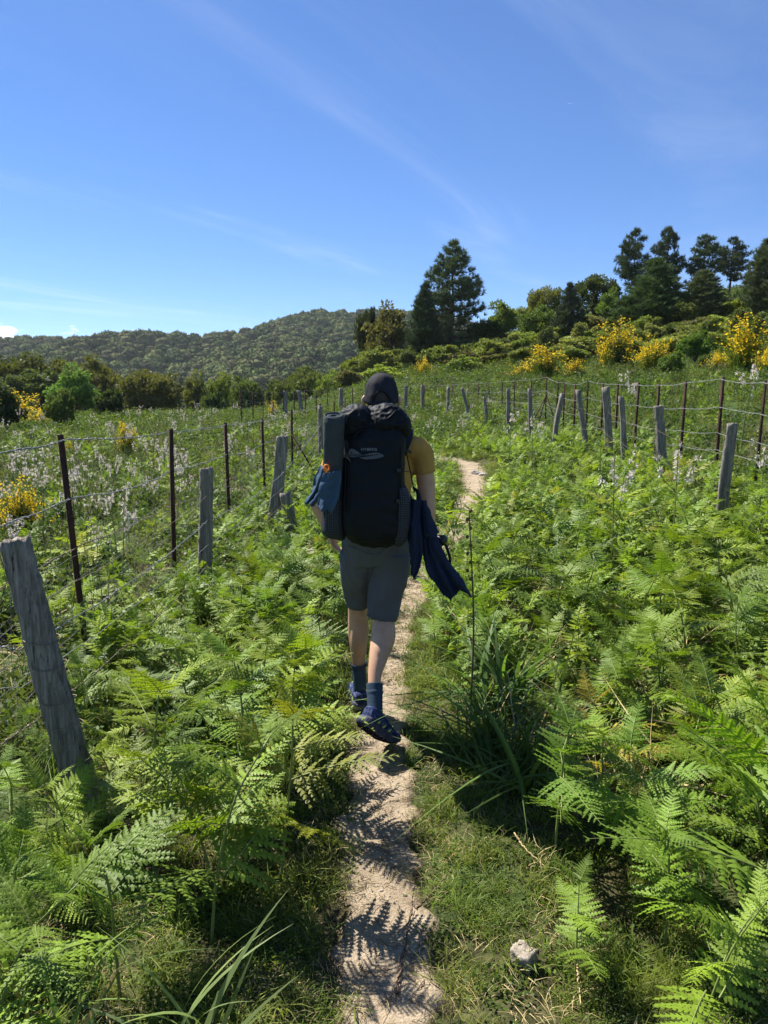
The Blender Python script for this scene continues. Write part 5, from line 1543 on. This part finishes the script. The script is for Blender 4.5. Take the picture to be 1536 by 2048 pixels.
# ---- the rest of the bracken as one mass
bc = source_collection('bracken_source', LOW[:6], [FERN_C[k % 5] for k in range(6)])
P = []
P += [(x, y) for x, y in zip(gf.uniform(.4, 4.9, 760), 3.4 + 16.6 * gf.random(760) ** 1.1) if off_path(x, y, .2) and clear_of_hiker(x, y) and not (x < 1.0 and y < 4.4)]
P += [(x, y) for x, y in zip(gf.uniform(-1.9, .8, 260), gf.uniform(3.6, 13, 260)) if off_path(x, y, .15) and clear_of_hiker(x, y)]
P += [(x, y) for x, y in zip(gf.uniform(-12, -1.6, 620), gf.uniform(3, 26, 620)) if wav(x, y, .5) > -.15]
P += [(x, y) for x, y in zip(gf.uniform(-2, 4.5, 200), gf.uniform(14, 30, 200)) if off_path(x, y, .6)]
P += [(x, y) for x, y in zip(gf.uniform(4.9, 16, 420), gf.uniform(7, 28, 420)) if wav(x, y, .4) > .0]
P = np.array(P); n = len(P)
tag(scatter('bracken', bc, np.c_[P, gz(P[:, 0], P[:, 1]) - .04], np.c_[gf.normal(0, .12, (n, 2)), gf.uniform(0, 6.28, n)], gf.uniform(.26, .52, n), gf.integers(0, 6, n)),
    'mass of green bracken filling the banks and the fields behind', 'bracken', kind='stuff')

# ---------------------------------------------------------------- blades
def blade(g, L, w, bend, n=6, fold=.25):
    t = np.linspace(0, 1, n)
    x = bend * t ** 2 * L; z = L * (t - .38 * bend * t ** 2.4)
    wd = w * (1 - t ** 2.2) * (.6 + .8 * np.minimum(t * 3, 1) * .5)
    wd[-1] = w * .03
    return np.c_[x, np.zeros(n), z], wd
def blades_mb(seed, count, L, w, bend, spread, az=None, mat=0, n=6, jitter=.3):
    g = np.random.default_rng(seed); mb = MB()
    for k in range(count):
        c, wd = blade(g, L * g.uniform(1 - jitter, 1 + jitter), w * g.uniform(.7, 1.2), bend * g.uniform(.3, 1.6), n)
        a = g.uniform(0, 6.283); lean = abs(g.normal(0, .28))
        Rm = np.array(Matrix.Rotation(a, 3, 'Z') @ Matrix.Rotation(lean, 3, 'Y'))
        tw = g.normal(0, .5)
        side = np.c_[np.sin(tw * np.linspace(0, 1, n)) * .3, np.cos(tw * np.linspace(0, 1, n)), np.zeros(n)]
        V = np.stack([c - side * wd[:, None], c + side * wd[:, None]], 1).reshape(-1, 3) @ Rm.T
        V[:, :2] += g.normal(0, spread, 2)
        i = np.arange(n - 1)[:, None] * 2
        mb.add(V, np.concatenate([i, i + 1, i + 3, i + 2], 1), mat)
    return mb
SHORT_G = [blades_mb(300 + k, 85, .062, .0021, .85, .042, n=4, jitter=.6).mesh('grass', GRASS) for k in range(4)]
SHORT_D = [blades_mb(320 + k, 34, .055, .0013, 1.0, .045, n=4, jitter=.6).mesh('dry', STRAW) for k in range(2)]
CLOVER = []
for k in range(2):
    g = np.random.default_rng(340 + k); q = np.c_[g.normal(0, .045, (110, 2)), np.abs(g.normal(.016, .012, 110))]
    CLOVER.append(leaf_quads(g, q, .013, .5, .8).mesh('herb', GRASS))
gc = source_collection('short_grass_source', SHORT_G + SHORT_D + CLOVER, [(.10, .145, .028), (.12, .16, .03), (.09, .13, .026), (.15, .17, .04), (1, 1, 1), (1, 1, 1), (.075, .12, .028), (.10, .145, .033)])
TALL_G = [blades_mb(360 + k, 26, .34, .0032, .6, .05, n=5, jitter=.45).mesh('tall', GRASS) for k in range(4)]
hc = source_collection('tall_grass_source', TALL_G, [(.10, .145, .034), (.075, .115, .028), (.15, .155, .065), (.095, .145, .032)])
HERB = []
for k in range(4):
    g = np.random.default_rng(380 + k); q = np.c_[g.normal(0, .09, (150, 2)), np.abs(g.normal(.10, .07, 150))]
    HERB.append(leaf_quads(g, q, .05, .35, .5).mesh('herb', GRASS))
ec = source_collection('herb_source', HERB, [(.065, .105, .028), (.048, .085, .026), (.095, .135, .034), (.075, .095, .042)])
DRY = [blades_mb(400 + k, 10, .32, .0055, 1.5, .12, n=6, jitter=.4).mesh('dry_blade', STRAW) for k in range(3)]
dc = source_collection('dry_blade_source', DRY, [(1, 1, 1)] * 3)

def cull(P, zt=.1): 
    P = np.asarray(P); return P[in_frame(P[:, 0], P[:, 1], gz(P[:, 0], P[:, 1]) + zt, 420, 400)]
# short turf beside the path
n = 3600
P = np.c_[gf.uniform(-1.5, 1.9, n), .9 + 5.2 * gf.random(n) ** 1.25]
d = np.abs(P[:, 0] - path_x(P[:, 1])) - path_w(P[:, 1]) * .5
keep = (d > -.005 + .07 * wav(P[:, 0], P[:, 1], 6) + .03 * wav(P[:, 0], P[:, 1], 17)) & (gf.random(n) < np.clip(1.1 - .35 * d + .55 * wav(P[:, 0], P[:, 1], 3.1) + .25 * wav(P[:, 0], P[:, 1], 9), .12, 1))
P = cull(P[keep])
P2 = np.c_[gf.uniform(-2.4, 3.2, 3000), gf.uniform(4, 21, 3000)]
d2 = np.abs(P2[:, 0] - path_x(P2[:, 1])) - path_w(P2[:, 1]) * .5
P2 = P2[(d2 > 0) & (d2 < 1.2)]
Pe = np.c_[path_x(np.linspace(1, 6, 90)) + gf.normal(0, .06, 90), np.linspace(1, 6, 90)]
Pe = Pe[:0]
P = np.vstack([P, cull(P2), Pe])
m = len(P); q = np.where(gf.random(m) < .20, gf.integers(4, 6, m), np.where(gf.random(m) < .22, gf.integers(6, 8, m), gf.integers(0, 4, m)))
tag(scatter('short_grass', gc, np.c_[P, gz(P[:, 0], P[:, 1]) - .004], np.c_[gf.normal(0, .2, (m, 2)), gf.uniform(0, 6.28, m)], gf.uniform(.6, 1.35, m) * np.clip(.7 + P[:, 1] * .08, .8, 1.7), q),
    'short trodden grass on both verges of the path', 'grass', kind='stuff')
# tall grass in both fields and between the ferns
n = 24000
P = np.c_[gf.uniform(-30, 34, n), 2.6 + 60 * gf.random(n) ** 1.7]
d = np.abs(P[:, 0] - path_x(P[:, 1])) - path_w(P[:, 1]) * .5
P = P[((d > np.where(P[:, 1] > 4.2, .05, .35)) | (P[:, 1] > PATH_END + .5)) & ~((P[:, 0] > .2) & (P[:, 0] < 1.4) & (P[:, 1] < 3.4)) & ~((P[:, 0] < 0) & (P[:, 0] > -.7) & (P[:, 1] < 3.2))]
P = cull(P, .4); m = len(P)
tag(scatter('tall_grass', hc, np.c_[P, gz(P[:, 0], P[:, 1]) - .02], np.c_[gf.normal(0, .14, (m, 2)), gf.uniform(0, 6.28, m)], gf.uniform(.5, 1.15, m) * np.clip(.75 + P[:, 1] * .016, .8, 1.5), gf.integers(0, 4, m)),
    'tall meadow grass in the fields behind both fences', 'grass', kind='stuff')
n = 18000
P = np.c_[gf.uniform(-32, 36, n), 3.4 + 60 * gf.random(n) ** 1.7]
d = np.abs(P[:, 0] - path_x(P[:, 1])) - path_w(P[:, 1]) * .5
P = P[((d > .45) | (P[:, 1] > PATH_END + .5)) & ~((P[:, 0] > .2) & (P[:, 0] < 1.3) & (P[:, 1] < 3.2)) & ~((P[:, 0] < 0) & (P[:, 0] > -.8) & (P[:, 1] < 3.0))]
P = cull(P, .4); m = len(P)
tag(scatter('low_herbs', ec, np.c_[P, gz(P[:, 0], P[:, 1]) - .01], np.c_[gf.normal(0, .15, (m, 2)), gf.uniform(0, 6.28, m)], gf.uniform(.5, 1.2, m) * np.clip(.8 + P[:, 1] * .03, .8, 2.2), gf.integers(0, 4, m)),
    'low leafy herbs and brambles covering the ground of the fields', 'herbs', kind='stuff')
P = np.array([(x, y) for x, y in zip(gf.uniform(.5, 4.2, 300), gf.uniform(2.9, 6.5, 300)) if off_path(x, y, .3)] + [(x, y) for x, y in zip(gf.uniform(-3.4, -.8, 90), gf.uniform(2.6, 6, 90))])
m = len(P)
tag(scatter('dry_blades', dc, np.c_[P, gz(P[:, 0], P[:, 1]) + .03], np.c_[gf.normal(0, .7, (m, 2)), gf.uniform(0, 6.28, m)], gf.uniform(.4, .9, m), gf.integers(0, 3, m)),
    'dead straw coloured blades lying among the ferns', 'dead leaves', kind='stuff')

# dry brown stalks standing in the fields
STK = []
for k in range(3):
    g = np.random.default_rng(450 + k); mb = MB()
    for q in range(4):
        a, L = g.uniform(0, 6.28), g.uniform(.4, .85); b = g.normal(0, .12, 2); t_ = b + [math.cos(a) * L * .25, math.sin(a) * L * .25]
        tube([[b[0], b[1], 0], [(b[0] + t_[0]) / 2, (b[1] + t_[1]) / 2, L * .55], [t_[0], t_[1], L]], [.0045, .0035, .002], 4, 7, mb=mb, cap=False)
        for j in range(3):
            f = g.uniform(.5, .95); p0 = np.array([b[0] + (t_[0] - b[0]) * f, b[1] + (t_[1] - b[1]) * f, L * f]); d_ = rand_dirs(g, 1)[0] * [1, 1, .3] + [0, 0, .8]
            tube([p0, p0 + d_ * .08], [.002, .001], 3, mb=mb, cap=False)
    STK.append(mb.mesh('stalk', [BROWN_STEM, STRAW, BROWN_STEM][k]))
kc = source_collection('stalk_source', STK, [(1, 1, 1)] * 3)
P = np.array([(x, y) for x, y in zip(gf.uniform(-13, -1.7, 460), 3.5 + 22 * gf.random(460) ** 1.3)] + [(x, y) for x, y in zip(gf.uniform(5, 18, 150), gf.uniform(9, 28, 150))]); m = len(P)
tag(scatter('dry_stalks', kc, np.c_[P, gz(P[:, 0], P[:, 1]) - .02], np.c_[gf.normal(0, .1, (m, 2)), gf.uniform(0, 6.28, m)], gf.uniform(.6, 1.25, m), gf.integers(0, 3, m)),
    'thin dry brown stalks standing in the fields', 'stalks', kind='stuff')

# ---- strap-leaved clumps: each blade a leaf of its own
STRAP = [blades_mb(500 + k, 1, .62, .0095, [.25, .7, 1.1, 1.5, .9][k], 0, n=12, jitter=.12) for k in range(5)]
for mb in STRAP: mb.v = [v - v[:2].mean(0) for v in mb.v]
STRAP_ME = [mb.mesh('leaf', GRASS) for mb in STRAP]
def strap_clump(x, y, n, h, label, color, seed, spread=.12, lean=.5, group=None, dry=.0, wide=1.3, kinds=5):
    g = np.random.default_rng(seed)
    e = empty('strap_leaf_clump', (x, y, gh(x, y) - .01)); tag(e, label, 'plant', group)
    for k in range(n):
        c = tuple(np.array(color) * g.uniform(.7, 1.3))
        if g.random() < dry: c = (.32, .24, .11)
        o = link('leaf', STRAP_ME[int(g.integers(0, kinds))], e, c)
        a = g.uniform(0, 6.28); s = h * g.uniform(.6, 1.15)
        o.location = (math.cos(a) * spread * g.random(), math.sin(a) * spread * g.random(), 0)
        o.rotation_euler = (g.normal(0, lean * .4), abs(g.normal(0, lean * .5)), a); o.scale = (s, s * wide, s)
    return e
strap_clump(.50, 3.42, 100, .70, 'dark strap leaved clump drooping over the path right behind the hiker', (.070, .120, .034), 1, .18, .55, dry=.0)
strap_clump(.66, 3.85, 90, 1.0, 'dark upright strap leaved clump behind the drooping one right of hiker', (.070, .125, .034), 2, .22, .55, dry=.02)
strap_clump(.62, 3.12, 70, .8, 'low flattened strap leaved clump with dead blades, nearest to the grass verge', (.066, .11, .032), 3, .18, 1.0, dry=.0)
strap_clump(-.50, 1.70, 13, .80, 'few long pale strap leaves standing at the bottom left, nearest the path', (.15, .20, .08), 4, .10, .30, dry=.15, kinds=2)
strap_clump(-.90, 1.66, 18, .85, 'long strap leaves in the bottom left corner, one of them withered brown', (.12, .18, .06), 5, .14, .30, dry=.2, kinds=2)
for k, (x, y) in enumerate([(.75, 8.6), (.9, 9.6), (1.0, 11.0), (.55, 7.6), (2.4, 9.4), (2.9, 11), (3.2, 13)]):
    strap_clump(x, y, 34, .75, 'grassy strap leaved clump beside the path further ahead' if k < 4 else 'strap leaved clump at the foot of the right wooden posts', (.075, .13, .035), 10 + k, .2, .7, 'strap clumps beside the path ahead' if k < 4 else 'strap clumps at right posts', .05)

# ---- white asphodels
def asphodel_mb(seed, tall=True):
    g = np.random.default_rng(seed)
    st, fl, lf = MB(), MB(), MB()
    top = np.array([g.normal(0, .05), g.normal(0, .05), 1.0])
    main_ = catmull([[0, 0, 0], [top[0] * .2, top[1] * .2, .4], top * [.6, .6, .75], top], 20)
    tube(main_, np.linspace(.0058, .0028, 20), 5, mb=st, cap=False)
    axes = [(main_[13:], 18)]
    for k in range(int(g.integers(2, 6))):
        b = main_[int(g.integers(8, 14))]; a = g.uniform(0, 6.28); L = g.uniform(.18, .36)
        q = catmull([b, b + [math.cos(a) * L * .35, math.sin(a) * L * .35, L * .4], b + [math.cos(a) * L * .5, math.sin(a) * L * .5, L]], 10)
        tube(q, np.linspace(.0035, .0018, 10), 4, mb=st, cap=False); axes.append((q[4:], 8))
    P, O = [], []
    for q, n in axes:
        t = g.uniform(0, 1, n) ** .9; c = q[np.clip((t * (len(q) - 1)).astype(int), 0, len(q) - 1)]
        a = g.uniform(0, 6.28, n); o = np.c_[np.cos(a), np.sin(a), g.uniform(-.1, .5, n)]
        c = c + o * .012
        opened = t < .80
        for cc, oo, op in zip(c, o, opened):
            if op and g.random() < .75:
                P += [cc] * 6
                e1 = np.cross(oo, [0, 0, 1.]); e1 /= np.linalg.norm(e1); e2 = np.cross(oo, e1)
                for j in range(6): O.append(oo * .45 + e1 * math.cos(j * 1.047) + e2 * math.sin(j * 1.047))
            else:
                leaf_quads(g, np.array([cc]), .016, .5, .5, mb=st)
    P, O = np.array(P), np.array(O); O /= np.linalg.norm(O, axis=1, keepdims=True)
    w = np.cross(O, rand_dirs(g, len(O))); w /= np.linalg.norm(w, axis=1, keepdims=True); s = .027
    V = np.stack([P, P + O * s * .55 + w * .0055, P + O * s, P + O * s * .55 - w * .0055], 1).reshape(-1, 3)
    fl.add(V, np.arange(len(V)).reshape(-1, 4))
    lf.addmb(blades_mb(seed + 900, 12, .42, .007, .9, .02, n=6))
    return st, fl, lf
ASP = [asphodel_mb(600 + k) for k in range(6)]
ASP_J = []
for st_, fl_, lf_ in ASP:
    mb = MB().addmb(st_, mmap=0); mb.addmb(fl_, mmap=1); mb.addmb(lf_, mmap=2); ASP_J.append(mb.mesh('asphodel', [STEM, PETAL, GRASS]))
ASP_P = [(a.mesh('stem', STEM), b.mesh('flowers', PETAL), c.mesh('leaves', GRASS)) for a, b, c in ASP]
def asphodel(x, y, h, label, group=None, k=0, parts=False, rz=0, wide=1.0):
    z = gh(x, y) - .02
    if parts:
        e = empty('asphodel', (x, y, z), rz, (h * wide, h * wide, h))
        for nm, me in zip(('stem', 'flower_spike', 'leaves'), ASP_P[k % 6]): link(nm, me, e, (.075, .12, .035))['kind'] = 'stuff' if nm != 'stem' else 'thing'
    else:
        e = link('asphodel', ASP_J[k % 6], None, (.075, .12, .035)); e.location = (x, y, z); e.rotation_euler = (gf.normal(0, .06), gf.normal(0, .06), rz); e.scale = (h * wide, h * wide, h)
    return tag(e, label, 'flower', group)
for k, (px, py, Y, lb) in enumerate([
    (1235, 895, 6.2, 'tall white asphodel in the right bank, left of a similar one'), (1358, 888, 6.4, 'white asphodel rising from ferns in front of the stout post'),
    (1068, 822, 11.5, 'white asphodel beside the path left of the right wooden posts'), (1020, 815, 12.5, 'pale asphodel in the ferns nearer the path than its neighbour'),
    (1262, 730, 17, 'single tall asphodel spike standing above the right wire fence'), (1494, 715, 13.5, 'asphodel spike in front of the largest broom'), (1530, 880, 7.6, 'asphodel beside the nearest right wooden post at picture edge')]):
    p = at(px, py, Y); asphodel(p.x, Y, max(.7, p.z - gh(p.x, Y)), lb, None, k, True, k * 1.3)
labs = ['white flowering asphodel in the field just behind left barbed wire', 'white asphodel in the middle of the left field', 'distant white asphodel at the far edge of the left field', 'white asphodel between the hiker and the far fence']
grps = ['asphodels behind the left wire', 'asphodels in mid field', 'asphodels at the far field edge', 'asphodels ahead of the hiker']
cnt = 0
for n, xr, yr, li in ((36, (-6.5, -2.15), (4.8, 12), 0), (40, (-11, -1.6), (12, 22), 1), (36, (-16, -2), (22, 38), 2), (16, (-1, 4.2), (17, 33), 3)):
    made = 0
    while made < n:
        x, y = gf.uniform(*xr), gf.uniform(*yr)
        if not in_frame(np.array([x]), np.array([y]), np.array([1.0]), 10)[0]: continue
        if li < 3 and wav(x, y, .9) < -.6: continue
        tail = '' if li > 1 else (', towards the left picture edge' if x / y < -.34 else ', in the middle of it' if x / y < -.22 else ', towards the hiker')
        asphodel(x, y, gf.uniform(.62, .95) + .004 * y, labs[li] + tail, grps[li] + tail, int(gf.integers(0, 6)), False, gf.uniform(0, 6.28), gf.uniform(.85, 1.2)); made += 1

# dark seed stalk right of the jacket
sx_ = at(945, 1120, 3.75); e = empty('seed_stalk', (sx_.x, 3.75, gh(sx_.x, 3.75))); tag(e, 'bare dark seed stalk standing right of the blue jacket', 'plant')
t_ = at(938, 1022, 3.75); h = t_.z - e.location.z
rel(tube([e.location, Vector((sx_.x + .012, 3.75, e.location.z + h * .5)), t_], [.0062, .005, .0028], 6, 14).build('stem', BROWN_STEM, e, True), e)
for k in range(9):
    f = .70 + .3 * k / 8; c = np.array(e.location) * (1 - f) + np.array(t_) * f + V3(.008 * (-1) ** k, 0, .0)
    rel(ellipsoid(c, (.009, .009, .011), MB(), 8, 6).build('seed_pod', BROWN_STEM, e, True), e)
# ================================================================== small things on the ground
def stone_material(name, c0, c1):
    s = NT(name); co = s.coord('Object'); a = s.noise(11, 6, .7, co); b = s.noise(70, 4, .7, co)
    s.principled(s.mix(.5, s.ramp(a, [(.3, c0), (.7, c1)]), s.ramp(b, [(.3, tuple(x * .5 for x in c0)), (.65, c1)])), .9, .15, s.math('ADD', a, s.math('MULTIPLY', b, .4)), .02, .9)
    return s.m
STONE = stone_material('granite_stone', (.19, .155, .115), (.48, .415, .33))
DSTONE = stone_material('dull_stone', (.24, .22, .19), (.50, .46, .41))
def stone(x, y, r, label, mat, seed, name='stone', group=None, blocky=.5):
    g = np.random.default_rng(seed)
    bm = bmesh.new(); bmesh.ops.create_icosphere(bm, subdivisions=4, radius=1)
    for v in bm.verts:
        p = v.co.copy(); q = max(abs(p.x), abs(p.y), abs(p.z)); p = p * (1 - blocky) + p / q * blocky * .85
        n_ = mnoise.noise(p * 1.5 + Vector((seed, 0, 0))) * .22 + mnoise.noise(p * 5 + Vector((0, seed, 0))) * .07 + mnoise.noise(p * 14 + Vector((0, seed, 0))) * .03
        v.co = Vector((p.x * r[0], p.y * r[1], p.z * r[2])) * (1 + n_)
    me = bpy.data.meshes.new(name); bm.to_mesh(me); bm.free(); me.materials.append(mat)
    me.polygons.foreach_set('use_smooth', np.ones(len(me.polygons), bool))
    o = link(name, me); o.location = (x, y, gh(x, y) + r[2] * .40); o.rotation_euler = (g.normal(0, .1), g.normal(0, .1), g.uniform(0, 3))
    return tag(o, label, 'stone', group)
p = ground_hit(1046, 1930); stone(p.x, p.y, (.042, .036, .045), 'pale blocky stone lying in the grass at bottom right of the path', STONE, 2, blocky=.8)
p = ground_hit(953, 944); stone(p.x, p.y, (.11, .09, .06), 'left of two flat stones at the far end of the path', DSTONE, 3)
p = ground_hit(970, 947); stone(p.x, p.y, (.12, .09, .05), 'right of two flat stones at the far end of the path', DSTONE, 4)

def stick(px_pts, r, label, mat, seed, lift=.008, name='stick', branch=None):
    pts = []
    for px, py in px_pts:
        p = ground_hit(px, py); pts.append([p.x, p.y, gh(p.x, p.y) + lift + .016])
    g = np.random.default_rng(seed)
    P = catmull(pts, 26); P += g.normal(0, .0016, P.shape)
    rr_ = np.linspace(r, r * .45, 26) * (1 + g.normal(0, .12, 26))
    mb = tube(P, list(rr_), 8)
    o = mb.build(name, mat, None, True)
    return tag(o, label, 'stick')
TWIG = plain('twig_bark', (.17, .115, .075), .85, .15, .35, 30, .004)
stick([(792, 1972), (800, 1925), (812, 1860), (822, 1800), (828, 1756)], .0058, 'long brown dry stalk lying along the middle of the path', TWIG, 1)
stick([(796, 1968), (810, 1880), (826, 1800)], .0035, 'thin dry stalk lying beside the longest stalk on the path', TWIG, 2, .014)
stick([(832, 1802), (862, 1778), (902, 1742)], .0038, 'short twig pointing from the path into the right grass', TWIG, 3)
stick([(1028, 1694), (1050, 1722), (1088, 1756)], .0042, 'pale bleached stick lying in the right hand grass', STRAW, 4, .02)
stick([(1153, 1945), (1156, 1985), (1160, 2040)], .004, 'pale dry stem lying at the bottom right below the ferns', STRAW, 5, .03)

# pebbles and litter on the path: nobody could count them
PEB = plain('pebble', (.42, .355, .275), .9, .1, .3, 300)
def pebble(seed):
    bm = bmesh.new(); bmesh.ops.create_icosphere(bm, subdivisions=1, radius=1)
    for v in bm.verts: v.co *= 1 + .35 * mnoise.noise(v.co * 1.7 + Vector((seed, 0, 0))); v.co.z *= .6
    me = bpy.data.meshes.new('pebble'); bm.to_mesh(me); bm.free(); me.materials.append(PEB); return me
pc = source_collection('pebble_source', [pebble(k) for k in range(4)], [(1, 1, 1)] * 4)
yy = gf.uniform(1.2, 16, 1900) ** 1.0; yy = 1.2 + (yy - 1.2) * gf.random(1900) ** .8
u = gf.normal(0, .26, 1900); P = np.c_[path_x(yy) + u * path_w(yy), yy]
m = len(P)
tag(scatter('gravel', pc, np.c_[P, gz(P[:, 0], P[:, 1]) + .022], gf.uniform(0, 6.28, (m, 3)), np.clip(gf.gamma(1.6, .0016, m), .0012, .011), gf.integers(0, 4, m)), 'small pebbles and grit on the sandy path', 'gravel', kind='stuff')
LIT = []
for k in range(3):
    g = np.random.default_rng(700 + k); mb = MB()
    for q in range(5):
        a = g.uniform(0, 6.28); c = g.normal(0, .03, 2); L = g.uniform(.015, .05)
        tube([[c[0], c[1], .002], [c[0] + math.cos(a) * L * .5, c[1] + math.sin(a) * L * .5, .006], [c[0] + math.cos(a + .3) * L, c[1] + math.sin(a + .3) * L, .003]], .0011, 4, 5, mb=mb, ref=(0, 0, 1))
    LIT.append(mb.mesh('litter', [TWIG, STRAW, BROWN_STEM][k]))
lc = source_collection('litter_source', LIT, [(1, 1, 1)] * 3)
yy = 1.2 + 8 * gf.random(900) ** 1.4; P = np.c_[path_x(yy) + gf.normal(0, .5, 900) * path_w(yy), yy]; m = len(P)
tag(scatter('plant_litter', lc, np.c_[P, gz(P[:, 0], P[:, 1]) + .024], np.c_[np.zeros((m, 2)), gf.uniform(0, 6.28, m)], gf.uniform(.5, 1.3, m), gf.integers(0, 3, m)), 'dry stalk fragments scattered over the path', 'litter', kind='stuff')
# ================================================================== the air: thin haze over the valley
hz = bpy.data.materials.new('haze_air'); hz.use_nodes = True
hn = hz.node_tree.nodes; hn.clear()
ho = hn.new('ShaderNodeOutputMaterial'); pv = hn.new('ShaderNodeVolumePrincipled')
pv.inputs['Color'].default_value = (.86, .93, 1.0, 1); pv.inputs['Density'].default_value = .00012; pv.inputs['Anisotropy'].default_value = .2
hz.node_tree.links.new(pv.outputs[0], ho.inputs['Volume'])
x0, x1, y0, y1, z0, z1 = -960, 960, -60, 3050, -60, 130
Vh = np.array([(x, y, z) for x in (x0, x1) for y in (y0, y1) for z in (z0, z1)], float)
Fh = np.array([(0, 1, 3, 2), (4, 6, 7, 5), (0, 4, 5, 1), (2, 3, 7, 6), (0, 2, 6, 4), (1, 5, 7, 3)])
hb = MB().add(Vh, Fh).build('haze', hz); tag(hb, 'thin bluish summer haze in the air over the valley', 'haze', kind='stuff')
